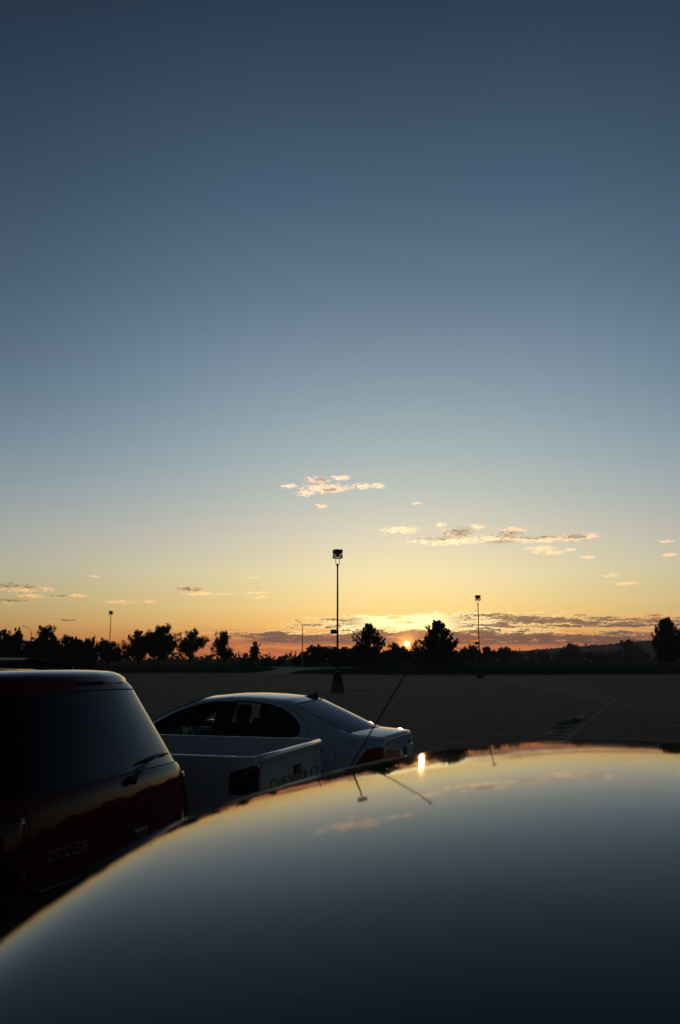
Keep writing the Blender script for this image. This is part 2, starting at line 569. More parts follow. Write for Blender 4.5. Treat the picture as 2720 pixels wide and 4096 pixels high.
def add_tube(bm, pts, rad, seg=8, cap=True):
    pts = [Vector(p) for p in pts]
    if not hasattr(rad, '__len__'):
        rad = [rad] * len(pts)
    rings = []
    up = None
    for i, p in enumerate(pts):
        t = (pts[min(i + 1, len(pts) - 1)] - pts[max(i - 1, 0)]).normalized()
        if up is None:
            up = t.orthogonal().normalized()
        up = (up - t * up.dot(t))
        up = up.normalized() if up.length > 1e-6 else t.orthogonal().normalized()
        s = t.cross(up)
        rings.append([bm.verts.new(p + (up * math.cos(a) + s * math.sin(a)) * rad[i]) for a in [2 * PI * k / seg for k in range(seg)]])
    for a, b in zip(rings, rings[1:]):
        for k in range(seg):
            bm.faces.new((a[k], a[(k + 1) % seg], b[(k + 1) % seg], b[k]))
    if cap:
        bm.faces.new(rings[0][::-1])
        bm.faces.new(rings[-1])


def tube(name, pts, rad, mat, parent=None, seg=8):
    bm = bmesh.new()
    add_tube(bm, pts, rad, seg)
    return obj_bm(name, bm, mat, parent, smooth=True)


def add_lathe(bm, prof, axis='Z', seg=24, loc=(0, 0, 0)):
    rings = []
    for r, h in prof:
        ring = []
        for k in range(seg):
            a = 2 * PI * k / seg
            if axis == 'Z':
                v = (r * math.cos(a), r * math.sin(a), h)
            else:
                v = (r * math.cos(a), h, r * math.sin(a))
            ring.append(bm.verts.new(Vector(v) + Vector(loc)))
        rings.append(ring)
    for a, b in zip(rings, rings[1:]):
        for k in range(seg):
            bm.faces.new((a[k], a[(k + 1) % seg], b[(k + 1) % seg], b[k]))
    for r_ in (rings[0], rings[-1]):
        try:
            bm.faces.new(r_)
        except ValueError:
            pass


def lathe(name, prof, mat, parent=None, axis='Z', seg=24, loc=(0, 0, 0)):
    bm = bmesh.new()
    add_lathe(bm, prof, axis, seg, loc)
    return obj_bm(name, bm, mat, parent, smooth=True)


def copy_tree(o, parent=None):
    c = o.copy()
    COL.objects.link(c)
    c.parent = parent
    for ch in list(o.children):
        copy_tree(ch, c)
    return c


# ------------------------------------------------------------------ ground
obj_py('grass_field', [(-6000, -6000, 0), (6000, -6000, 0), (6000, 6000, 0), (-6000, 6000, 0)], [(0, 1, 2, 3)], 'grass')['kind'] = 'structure'
# parking lot edge, taken along the far kerb
edge_px = [(-2600, 2688), (-900, 2690), (300, 2693), (700, 2693.5), (985, 2693.5), (1158, 2695), (1360, 2699), (1700, 2701.5), (2200, 2701), (2720, 2698), (4200, 2692), (6500, 2686)]
edge = [gp(*p) for p in edge_px]
lot = [(-150, -70), (150, -70)] + [(p.x, p.y) for p in reversed(edge)]


def sheet(name, pts, z, mat, parent=None):
    me_v = [(x, y, z) for x, y in pts]
    bm = bmesh.new()
    f = bm.faces.new([bm.verts.new(v) for v in me_v])
    bmesh.ops.triangulate(bm, faces=[f])
    for f in bm.faces:
        f.normal_update()
        if f.normal.z < 0:
            f.normal_flip()
    me = bpy.data.meshes.new(name)
    bm.to_mesh(me)
    bm.free()
    me.materials.append(M[mat])
    o = link(bpy.data.objects.new(name, me), parent)
    return o


tag(sheet('parking_lot', lot, .006, 'asphalt'), kind='structure')
road_l = [(985, 2693), (1045, 2688), (1092, 2681), (1112, 2674), (1090, 2670.5), (1000, 2669)]
road_r = [(1158, 2695.5), (1172, 2689), (1212, 2682), (1300, 2676), (1400, 2672), (1420, 2669.5), (1330, 2667), (1200, 2666.2), (1100, 2667)]
rd = [gp(*p) for p in road_l] + [gp(*p) for p in reversed(road_r)]
tag(sheet('road', [(p.x, p.y) for p in rd], .011, 'road'), kind='structure')


def kerb(pts, skip=None, h=.12, w=.16):
    bm = bmesh.new()
    for a, b in zip(pts, pts[1:]):
        a, b = Vector((a.x, a.y, 0)), Vector((b.x, b.y, 0))
        d = (b - a)
        n = Vector((-d.y, d.x, 0)).normalized() * w
        vs = [bm.verts.new(p) for p in (a, b, b + n, a + n)]
        vt = [bm.verts.new(p.co + Vector((0, 0, h))) for p in vs]
        bm.faces.new(vt)
        for k in range(4):
            bm.faces.new((vs[k], vs[(k + 1) % 4], vt[(k + 1) % 4], vt[k]))
    return bm


bm = kerb(edge[:5])
tag(obj_bm('kerb', bm, 'kerb'), kind='structure')
bm = kerb(edge[5:])
tag(obj_bm('kerb', bm, 'kerb'), kind='structure')

# parking stall lines ------------------------------------------
HD = math.radians(17)                                  # heading of the parked row
FW = Vector((-math.cos(HD), math.sin(HD), 0))          # towards the fronts of the cars
RT = Vector((math.sin(HD), math.cos(HD), 0))           # across the row, away from the viewer
SP0, SP1 = gp(2261, 2964), gp(2457, 2800)
SD = (SP1 - SP0).normalized()
SN = Vector((SD.y, -SD.x, 0))


def strip(bm, a, b, w, z):
    d = (b - a).normalized()
    n = Vector((-d.y, d.x, 0)) * w / 2
    bm.faces.new([bm.verts.new(Vector((p.x, p.y, z))) for p in (a - n, b - n, b + n, a + n)])


bm = bmesh.new()
strip(bm, SP0 - SD * 16, SP0 + SD * 72, .09, .012)
tag(obj_bm('spine_line', bm, 'spine'), kind='structure')
first = gp(1682, 2880)
off = (first - SP0).dot(SD)
stall = 2.36
for row, rowoff in enumerate((0, -18.5, 18.5)):
    if row:
        bm = bmesh.new()
        strip(bm, SP0 + SN * rowoff - SD * 10, SP0 + SN * rowoff + SD * 66, .11, .012)
        tag(obj_bm('spine_line', bm, 'spine'), kind='structure')
    for k in range(-6, 24):
        p = SP0 + SD * (off + k * stall) + SN * rowoff
        if p.y < 8 or p.y > 80:
            continue
        bm = bmesh.new()
        # each stall line leaves the spine on both sides, slightly out of true
        strip(bm, p + SN * .1, p + SN * 4.9 + SD * random.uniform(-.04, .04), .1, .016)
        strip(bm, p - SN * .1, p - SN * 4.9 + SD * random.uniform(-.04, .04), .1, .016)
        tag(obj_bm('stall_line', bm, 'line'), kind='structure')

# the long broken crack ------------------------------------------
cr = [(2160, 2985), (2180, 2962), (2207, 2928), (2232, 2916), (2257, 2900), (2290, 2893), (2300, 2884), (2316, 2871), (2343, 2850), (2368, 2838), (2384, 2827)]
pts = [gp(*p) for p in cr]
bm = bmesh.new()
fine = []
for a, b in zip(pts, pts[1:]):
    for k in range(10):
        q = a.lerp(b, k / 10)
        fine.append(q + Vector((rng.normal(0, .06), rng.normal(0, .1), 0)))
vl = []
for i, q in enumerate(fine):
    w = max(.03, .11 + .12 * math.sin(i * .37) + rng.normal(0, .05)) * (1.9 if 30 < i < 62 else 1)
    vl.append((bm.verts.new((q.x - w, q.y - w * .3, .019)), bm.verts.new((q.x + w, q.y + w * .3, .019))))
for a, b in zip(vl, vl[1:]):
    bm.faces.new((a[0], a[1], b[1], b[0]))
tag(obj_bm('pavement_crack', bm, 'patch'), kind='structure')


def blade_clumps(name, centers, n, spread, hgt, mat, wid=.02):
    V, Fc = [], []
    for cx, cy in centers:
        for _ in range(n):
            x, y = cx + rng.normal(0, spread), cy + rng.normal(0, spread)
            a = rng.uniform(0, PI)
            h = hgt * rng.uniform(.5, 1.2)
            dx, dy = math.cos(a) * wid, math.sin(a) * wid
            lx, ly = rng.normal(0, h * .3), rng.normal(0, h * .3)
            i = len(V)
            V += [(x - dx, y - dy, 0), (x + dx, y + dy, 0), (x + lx, y + ly, h)]
            Fc.append((i, i + 1, i + 2))
    return obj_py(name, V, Fc, mat)


q = gp(1430, 2762)
tag(blade_clumps('weeds', [(q.x + t, q.y + rng.normal(0, .06)) for t in np.linspace(-.5, .6, 16)] + [(fine[i].x, fine[i].y) for i in range(28, 66)], 14, .06, .06, 'grass_blade', .012), kind='stuff')
cs = []
for a, b in zip(edge[1:], edge[2:]):
    L = (b - a).length
    if a.x > 120 or b.x < -120 or a == edge[4]:
        continue
    for k in range(int(L / .5)):
        p_ = a.lerp(b, k * .5 / L)
        for _ in range(2):
            cs.append((p_.x + rng.normal(0, .3), p_.y + .35 + abs(rng.normal(0, 3))))
tag(blade_clumps('grass', cs, 8, .3, .16, 'grass_blade', .035), kind='stuff')

# ------------------------------------------------------------------ vegetation
def leaves_mesh(name, C, Rr, n, size, mat, up=0.0, aspect=1.6, flat=1.0):
    """C (k,3) clump centres, Rr (k,) radii, n leaves per clump: small diamond leaves spread through each clump"""
    C = np.asarray(C, float)
    Rr = np.asarray(Rr, float)
    k = len(C)
    cc = np.repeat(C, n, 0)
    rr = np.repeat(Rr, n)[:, None]
    d = rng.normal(size=(k * n, 3))
    d /= np.linalg.norm(d, axis=1)[:, None]
    r = rng.uniform(0, 1, (k * n, 1)) ** .45
    p = cc + d * r * rr * np.array([1, 1, flat])
    t = rng.normal(size=(k * n, 3))
    t[:, 2] += up * 2
    t /= np.linalg.norm(t, axis=1)[:, None]
    b = np.cross(t, rng.normal(size=(k * n, 3)))
    b /= np.linalg.norm(b, axis=1)[:, None]
    s = size * rng.uniform(.6, 1.3, (k * n, 1))
    V = np.stack([p - t * s * aspect / 2, p + b * s / 2, p + t * s * aspect / 2, p - b * s / 2], 1).reshape(-1, 3)
    nq = k * n
    me = bpy.data.meshes.new(name)
    me.vertices.add(nq * 4)
    me.vertices.foreach_set('co', V.ravel())
    me.loops.add(nq * 4)
    me.loops.foreach_set('vertex_index', np.arange(nq * 4))
    me.polygons.add(nq)
    me.polygons.foreach_set('loop_start', np.arange(nq) * 4)
    me.polygons.foreach_set('loop_total', np.full(nq, 4))
    me.update(calc_edges=True)
    me.validate()
    me.materials.append(M[mat])
    return me


def broadleaf(seed, H=1.0, R=.42, base=.25, limbs=9, lumps=1.0, n=34, leaf=.022, mat='leaf', top=1.0, clump=.08):
    n = int(n * 2.3)
    limbs = int(limbs * 1.25)
    """returns (trunk mesh, crown mesh) of height about H"""
    rs = random.Random(seed)
    bm = bmesh.new()
    C, RR = [], []
    th_ = H * .028
    tips = H * (.62 + .1 * rs.random())
    tr = [(0, 0, 0)]
    x = y = 0
    for k in range(1, 7):
        x += rs.gauss(0, .008) * H
        y += rs.gauss(0, .008) * H
        tr.append((x, y, tips * k / 6))
    add_tube(bm, tr, [th_ * (1.25 if i == 0 else 1) * (1 - .12 * i) for i in range(7)], 7)
    mid = Vector((0, 0, H * (base + (1 - base) * .5)))
    hh = H * (1 - base) / 2
    for i in range(limbs):
        a = 2 * PI * (i / limbs) + rs.uniform(-.35, .35)
        elev = rs.uniform(-.55, 1.35) if i else 1.5
        rad = R * H * rs.uniform(.8, 1.12)
        tip = mid + Vector((math.cos(a) * math.cos(elev) * rad, math.sin(a) * math.cos(elev) * rad, math.sin(elev) * hh * top * rs.uniform(.82, 1.05)))
        s = Vector(tr[rs.randint(2, 4)])
        q = s.lerp(tip, .5) + Vector((0, 0, .03 * H))
        add_tube(bm, [s, q, tip], [th_ * .5, th_ * .3, th_ * .1], 5, False)
        for f in (.35, .55, .75, .92, 1.0):
            p0 = s.lerp(tip, f) + Vector((0, 0, .03 * H * (1 - f)))
            for _ in range(3 if f > .4 else 2):
                jit = Vector((rs.gauss(0, 1), rs.gauss(0, 1), rs.gauss(0, .8))) * .07 * H * lumps
                e = p0 + jit
                C.append(e)
                RR.append(clump * H * rs.uniform(.6, 1.25))
                if rs.random() < .5:
                    add_tube(bm, [p0, e], [th_ * .12, th_ * .05], 4, False)
    me = bpy.data.meshes.new('trunk')
    bm.to_mesh(me)
    bm.free()
    me.shade_smooth()
    me.materials.append(M['bark'])
    return me, leaves_mesh('crown', C, RR, n, leaf * H, mat)


def pine(seed, H=1.0, R=.34, base=.2, whorls=13, per=6, top=.25, n=16, mat='needle'):
    """open pine: whorled limbs that turn up at the ends, each tipped with brushes of needles"""
    rs = random.Random(seed)
    bm = bmesh.new()
    th_ = H * .022
    add_tube(bm, [(0, 0, 0), (.004 * H, 0, H * .5), (0, .004 * H, H * .97)], [th_ * 1.2, th_ * .75, th_ * .15], 7)
    C, RR = [], []
    for w in range(whorls):
        f = w / (whorls - 1)
        z = H * (base + (1 - base) * f * .97)
        prof = min(1, .62 + 1.3 * f) if f < .28 else (1 - ((f - .28) / .72) ** 1.25 * .86)
        for k in range(per):
            a = 2 * PI * (k + rs.random() * .8) / per + w * .7
            L = R * H * prof * rs.uniform(.68, 1.15)
            dv = Vector((math.cos(a), math.sin(a), 0))
            lift = L * (.12 + .38 * f)
            p0 = Vector((0, 0, z - .02 * H))
            p1 = p0 + dv * L * .6 + Vector((0, 0, lift * .25))
            p2 = p0 + dv * L + Vector((0, 0, lift + .03 * H))
            add_tube(bm, [p0, p1, p2], [th_ * .3, th_ * .2, th_ * .08], 4, False)
            m_ = max(3, int(L / (.035 * H)))
            for j in range(m_):
                g = .3 + .7 * (j + 1) / m_
                q = p0.lerp(p1, g / .6) if g < .6 else p1.lerp(p2, (g - .6) / .4)
                for _ in range(2):
                    jj = Vector((rs.gauss(0, .018), rs.gauss(0, .018), abs(rs.gauss(.012, .02)))) * H
                    C.append(q + jj)
                    RR.append(.022 * H * rs.uniform(.6, 1.3))
    for k in range(8):
        C.append(Vector((rs.gauss(0, .008) * H, rs.gauss(0, .008) * H, H * (.92 + .085 * k / 7))))
        RR.append(.016 * H)
    me = bpy.data.meshes.new('trunk')
    bm.to_mesh(me)
    bm.free()
    me.materials.append(M['bark'])
    return me, leaves_mesh('crown', C, RR, int(n * .62), .02 * H, mat, up=.9, aspect=2.6, flat=1.7)


def bushy(seed, H=1.0, R=.45, n=60, leaf=.05, lumps=34, mat='leaf', lo=.02):
    """dense shrubby crown down to the ground"""
    rs = random.Random(seed)
    C, RR = [], []
    for _ in range(lumps * 2):
        a, u = rs.uniform(0, 2 * PI), rs.uniform(lo, 1)
        rr = R * (1 - max(0, u - .45) ** 1.8 * 2.2) * math.sqrt(rs.random())
        C.append((math.cos(a) * rr * H, math.sin(a) * rr * H, H * (u * .86 + rs.gauss(0, .02))))
        RR.append(H * rs.uniform(.07, .15))
    bm = bmesh.new()
    for k in range(4):
        a = rs.uniform(0, 2 * PI)
        add_tube(bm, [(0, 0, 0), (math.cos(a) * .08 * H, math.sin(a) * .08 * H, H * .4), (math.cos(a) * .18 * H, math.sin(a) * .18 * H, H * .8)], [.02 * H, .013 * H, .004 * H], 5)
    me = bpy.data.meshes.new('trunk')
    bm.to_mesh(me)
    bm.free()
    me.materials.append(M['bark'])
    return me, leaves_mesh('crown', C, RR, n, leaf * H, mat)


def plant(name, meshes, label, px, base_y, top_y, width=None, cat='tree', group=None, R=.42, dist=None, turn=None):
    """stands a tree on the ground where its foot shows; height from its top, width from its spread"""
    if dist is None:
        g = gp(px, base_y)
    else:
        g = at(px, HOR, dist)
        g.z = 0
    topz = at(px, top_y, g.y).z
    H = topz * .95
    o = thing(name, label, cat, (g.x, g.y, 0), random.uniform(0, 6.28) if turn is None else turn, group)
    sx = 1.0
    if width:
        sx = (width / FPX * g.y) / (2 * R * 1.08 * H)
    for nm, me in zip(('trunk', 'crown'), meshes):
        c_ = link(bpy.data.objects.new(nm, me), o)
    o.scale = (H * sx, H * sx, H)
    return o


# pines on the verge
plant('pine_tree', pine(3, R=.36, base=.27, whorls=12, per=6, n=15), 'open ragged pine just right of the tall centre lamp, narrowing to a blunt top', 1475, 2683, 2495, 138, R=.36)
plant('pine_tree', pine(8, R=.40, base=.17, whorls=14, per=8, n=17), 'broad dense pine just right of the rising sun, many upright tips', 1753, 2676, 2484, 172, R=.40)
plant('pine_tree', pine(14, R=.36, base=.16, whorls=15, per=8, n=17), 'dark pine on the verge cut by the right edge of the picture', 2676, 2672, 2474, 150, R=.36)
# young street trees on the left
plant('street_tree', broadleaf(21, R=.42, base=.2, limbs=11, n=44), 'small round tree standing before the pole of the leftmost box lamp', 432, 2688, 2556, 100)
plant('street_tree', broadleaf(22, R=.40, base=.22, limbs=11, n=38), 'spreading young tree touching its taller neighbour, between left box lamp and centre', 551, 2684, 2524, 120)
plant('street_tree', broadleaf(23, R=.42, base=.14, limbs=14, n=52), 'tallest dense round tree left of centre, merged with a smaller tree', 636, 2680, 2506, 135)
plant('street_tree', broadleaf(24, R=.38, base=.27, limbs=12, n=32), 'airy round tree on a thin bare trunk, second from right of the left group', 759, 2672, 2521, 124)
plant('street_tree', broadleaf(31, R=.34, base=.3, limbs=11, n=28), 'narrow open tree on a thin trunk, rightmost of the left group', 891, 2678, 2533, 96)
# slim tree, shrubs and hut at the road mouth
plant('poplar_tree', broadleaf(26, R=.2, base=.08, limbs=10, n=40), 'slim upright tree standing beside the small hut at the road mouth', 1018, 2668, 2570, 32, R=.2)
plant('shrub', bushy(27), 'low rounded shrub right of the slim upright tree', 1066, 2669, 2622, 42, 'shrub', R=.45)
plant('shrub', bushy(28), 'small shrub on the far grass left of the tall street lamp', 1120, 2665, 2620, 34, 'shrub', R=.45)
plant('shrub', bushy(29), 'shrub clump just left of the pole of the tall street lamp', 1184, 2666, 2622, 46, 'shrub', R=.45)
plant('shrub', bushy(30), 'tufted shrub left of the slim tree, behind the small hut', 982, 2662, 2606, 34, 'shrub', R=.45)
# the dark clump left of the picture, individually
B = [bushy(40 + k, n=52, lumps=40) for k in range(4)] + [broadleaf(50 + k, R=.42, base=.08, limbs=15, n=46, lumps=1.2) for k in range(4)]
LEFT_LABELS = ['cut off by the left edge of the picture', 'second from the left edge of the picture', 'just left of the far-left curved street light', 'directly behind the far-left curved street light', "tallest left of the left box lamp, over the wagon's roof rail", 'lower one between the two tallest of the left-edge clump', "second tallest of the left-edge clump, above the wagon's roof", 'low one below the slim pair of the left-edge clump', 'left one of the slim upright pair beside the left box lamp', 'right one of the slim upright pair beside the left box lamp', 'low one filling the gap before the two tallest', 'lowest one at the left edge, just over the roof rail']
for k, (px, by, ty, w) in enumerate([(-60, 2690, 2500, 130), (5, 2690, 2522, 90), (55, 2688, 2520, 70), (110, 2690, 2548, 110), (180, 2690, 2512, 110), (228, 2692, 2560, 110), (275, 2688, 2519, 118), (318, 2692, 2560, 80), (344, 2686, 2536, 40), (366, 2686, 2550, 34), (140, 2686, 2556, 120), (20, 2692, 2575, 120)]):
    plant('dark_tree', B[(k * 3 + 1) % 8], 'dark leafy tree, ' + LEFT_LABELS[k], px, by, ty, w, group='dark trees at the left edge')
# bush and tree mass behind the centre lamp
MID_LABELS = ['leftmost, by the tall street light', 'second right of the tall street light', 'between the tall street light and the yield sign', "small, just left of the centre lamp's pole", "low, hidden mostly by the centre lamp's pole", "taller, right behind the centre lamp's pole", 'between the centre lamp and the ragged pine', "behind the ragged pine's trunk", 'low, just right of the ragged pine', 'under the rising sun, low', 'low, left below the rising sun', 'left of the rising sun, taller', 'right below the rising sun', "behind the broad pine's left side", "behind the broad pine's right side", 'right of the broad pine, low']
for k, (px, ty, w, dist) in enumerate([(1220, 2598, 70, 215), (1262, 2583, 90, 222), (1305, 2586, 90, 218), (1340, 2577, 40, 240), (1345, 2596, 80, 210), (1385, 2574, 70, 225), (1425, 2571, 95, 232), (1470, 2590, 100, 215), (1520, 2603, 90, 225), (1600, 2590, 90, 245), (1560, 2604, 80, 230), (1582, 2575, 55, 255), (1650, 2604, 90, 235), (1700, 2600, 110, 240), (1810, 2598, 110, 250), (1860, 2596, 70, 262)]):
    plant('background_tree', B[(k * 5 + 2) % 8], 'bushy tree in the black treeline, ' + MID_LABELS[k], px, None, ty, w, group='black treeline across the middle', dist=dist)
plant('background_tree', broadleaf(61, R=.45, base=.1, limbs=12, n=34), 'rounded treetop directly under the left side of the rising sun', 1577, None, 2572, 66, dist=262)
plant('background_tree', broadleaf(62, R=.45, base=.1, limbs=10, n=22, clump=.06), 'thin see-through treetop between the rising sun and the broad pine', 1668, None, 2566, 56, dist=262)
plant('background_tree', broadleaf(63, R=.45, base=.1, limbs=10, n=30), 'small treetop touching the left side of the sun disc', 1612, None, 2586, 46, dist=266)
plant('background_tree', broadleaf(64, R=.45, base=.1, limbs=12, n=34), 'treetop between the broad pine and the right box lamp', 1884, None, 2578, 66, dist=300)
plant('background_tree', broadleaf(65, R=.45, base=.1, limbs=12, n=34), 'treetop just right of the pole of the right box lamp', 1950, None, 2586, 60, dist=330)
plant('background_tree', broadleaf(66, R=.45, base=.1, limbs=12, n=34), 'low treetop right of the right box lamp, before the far woods', 2020, None, 2585, 72, dist=340)
plant('field_tree', broadleaf(67, R=.48, base=.05, limbs=14, n=40), 'large round dark tree alone before the far hill, right of centre', 2282, 2650, 2572, 76, R=.48)
plant('field_tree', broadleaf(68, R=.48, base=.05, limbs=14, n=40), 'large dark tree before the hill, nearer the right edge than the round one', 2520, 2650, 2559, 96, R=.48)
plant('field_tree', bushy(69), 'low dark bush before the hill between the two large field trees', 2402, 2649, 2606, 46, R=.45)

# far woods: nobody could count them
def wood(name, profile, y0, depth, size, n, mat, label_kind='stuff'):
    """profile: (px, top_py) skyline; fills a belt of ground with leaf masses of the right heights"""
    C, RR = [], []
    px0, px1 = profile[0][0], profile[-1][0]
    X0, X1 = at(px0, HOR, y0).x, at(px1, HOR, y0).x
    cnt = int((X1 - X0) / (size * .55))
    for i in range(cnt):
        f = (i + rng.uniform(0, 1)) / cnt
        px = px0 + (px1 - px0) * f
        top = np.interp(px, [p[0] for p in profile], [p[1] for p in profile])
        Y = y0 + rng.uniform(0, depth)
        zt = at(px, top + abs(rng.normal(0, 4)), Y).z
        x = at(px, HOR, Y).x
        z = .5
        while z < zt - size * .2:
            C.append((x + rng.normal(0, size * .3), Y + rng.normal(0, size * .3), min(z, zt - size * .5)))
            RR.append(size * rng.uniform(.45, .8))
            z += size * .7
    me = leaves_mesh(name, C, RR, n, size * .34, mat)
    return tag(link(bpy.data.objects.new(name, me)), kind=label_kind)


wood('far_wood', [(-700, 2600), (300, 2606), (620, 2612), (820, 2614), (900, 2608), (960, 2616), (985, 2619), (1030, 2617), (1048, 2611), (1078, 2615), (1092, 2629), (1104, 2630), (1110, 2618), (1150, 2614), (1168, 2612), (1185, 2622), (1210, 2620), (1300, 2608)], 470, 30, 4.2, 26, 'far_leaf')
wood('far_wood', [(1300, 2605), (1650, 2603), (1850, 2596), (1900, 2590), (1960, 2589), (2010, 2593), (2060, 2588), (2105, 2597), (2160, 2592), (2230, 2592), (2300, 2600), (2420, 2606), (2560, 2604), (2720, 2600), (3300, 2598)], 430, 40, 4.4, 26, 'far_leaf')
# hill on the right
prof = [(1700, 2632), (1900, 2612), (2050, 2600), (2200, 2589), (2300, 2582), (2360, 2577), (2450, 2571), (2500, 2566), (2560, 2560), (2600, 2557), (2650, 2560), (2720, 2556), (2900, 2548), (3300, 2540), (4200, 2560)]
HY = 1250
V, Fc = [], []
NX, NY = 90, 7
for j in range(NY):
    for i in range(NX):
        px = 1700 + 2500 * i / (NX - 1)
        tp = np.interp(px, [p[0] for p in prof], [p[1] for p in prof])
        zt = at(px, tp + 3, HY + 120).z
        x = at(px, HOR, HY + 120).x
        f = math.sin(PI * j / (NY - 1))
        V.append((x * (1 + .0 * j), HY + 240 * j / (NY - 1), -1 + zt * f + rng.normal(0, .5) * f))
for j in range(NY - 1):
    for i in range(NX - 1):
        a = j * NX + i
        Fc.append((a, a + 1, a + NX + 1, a + NX))
tag(obj_py('hill', V, Fc, 'grass', smooth=True), kind='structure')
wood('hillside_wood', prof, HY + 20, 160, 7.5, 22, 'far_leaf')
# woods that ring the place outside the picture: they show mirrored in the paintwork
def ring_wood(name, a0, a1, dist, h, size):
    C, RR = [], []
    L = math.radians(a1 - a0) * dist
    for i in range(int(L / (size * .6))):
        a = math.radians(a0 + (a1 - a0) * (i + rng.uniform(0, 1)) / int(L / (size * .6)))
        zt = h * (.7 + .25 * math.sin(a * 37) + .12 * math.sin(a * 91) + rng.uniform(0, .2))
        d = dist + rng.uniform(0, 12)
        z = .5
        while z < zt:
            C.append((math.sin(a) * d, math.cos(a) * d, z))
            RR.append(size * rng.uniform(.5, .9))
            z += size * .7
    return tag(link(bpy.data.objects.new(name, leaves_mesh(name, C, RR, 24, size * .36, 'far_leaf'))), kind='stuff')


ring_wood('side_wood', 26, 88, 210, 9.5, 3.4)
ring_wood('side_wood', -90, -24, 190, 9, 3.4)
ring_wood('side_wood', 95, 265, 260, 11, 4.5)

# ------------------------------------------------------------------ lettering
GL = {
    'C': [((1, 1), (0, 1)), ((0, 1), (0, 0)), ((0, 0), (1, 0))],
    'H': [((0, 0), (0, 1)), ((1, 0), (1, 1)), ((0, .5), (1, .5))],
    'E': [((1, 1), (0, 1)), ((0, 1), (0, 0)), ((0, 0), (1, 0)), ((0, .5), (.85, .5))],
    'V': [((0, 1), (.5, 0)), ((.5, 0), (1, 1))],
    'R': [((0, 0), (0, 1)), ((0, 1), (1, 1)), ((1, 1), (1, .5)), ((1, .5), (0, .5)), ((.4, .5), (1, 0))],
    'O': [((0, 0), (0, 1)), ((0, 1), (1, 1)), ((1, 1), (1, 0)), ((1, 0), (0, 0))],
    'L': [((0, 1), (0, 0)), ((0, 0), (1, 0))],
    'T': [((0, 1), (1, 1)), ((.5, 1), (.5, 0))],
    'D': [((0, 0), (0, 1)), ((0, 1), (.75, 1)), ((.75, 1), (1, .7)), ((1, .7), (1, .3)), ((1, .3), (.75, 0)), ((.75, 0), (0, 0))],
    'G': [((1, 1), (0, 1)), ((0, 1), (0, 0)), ((0, 0), (1, 0)), ((1, 0), (1, .5)), ((1, .5), (.5, .5))],
    '4': [((.75, 0), (.75, 1)), ((.75, 1), (0, .3)), ((0, .3), (1, .3))],
    'X': [((0, 0), (1, 1)), ((0, 1), (1, 0))],
    '5': [((1, 1), (0, 1)), ((0, 1), (0, .55)), ((0, .55), (1, .55)), ((1, .55), (1, 0)), ((1, 0), (0, 0))],
}


def letters(text, fn, w, h, pitch, st, mat, parent, name='letter', slant=0, off=.002, thick=.003):
    """fn(a, b) -> (point, normal) on the surface, a along the line of writing, b upwards"""
    for i, ch in enumerate(text):
        if ch == ' ':
            continue
        bm = bmesh.new()
        for n, (p, q) in enumerate(GL[ch]):
            p = Vector(((p[0] * w), p[1] * h))
            q = Vector(((q[0] * w), q[1] * h))
            d = (q - p).normalized()
            e = Vector((-d.y, d.x)) * st / 2
            p, q = p - d * st / 2, q + d * st / 2
            K = 3
            lo, hi_ = [], []
            for s in range(K + 1):
                for sg in (-1, 1):
                    r = p.lerp(q, s / K) + e * sg
                    P, nn = fn(i * pitch + r.x + r.y * slant, r.y)
                    lo.append(bm.verts.new(P - nn * .002))
                    hi_.append(bm.verts.new(P + nn * (off + thick + n * .0006)))
            for s in range(K):
                a = 2 * s
                bm.faces.new((hi_[a], hi_[a + 1], hi_[a + 3], hi_[a + 2]))
                bm.faces.new((hi_[a], hi_[a + 2], lo[a + 2], lo[a]))
                bm.faces.new((hi_[a + 1], lo[a + 1], lo[a + 3], hi_[a + 3]))
            bm.faces.new((hi_[0], lo[0], lo[1], hi_[1]))
            bm.faces.new((hi_[-2], hi_[-1], lo[-1], lo[-2]))
        obj_bm(name, bm, mat, parent)


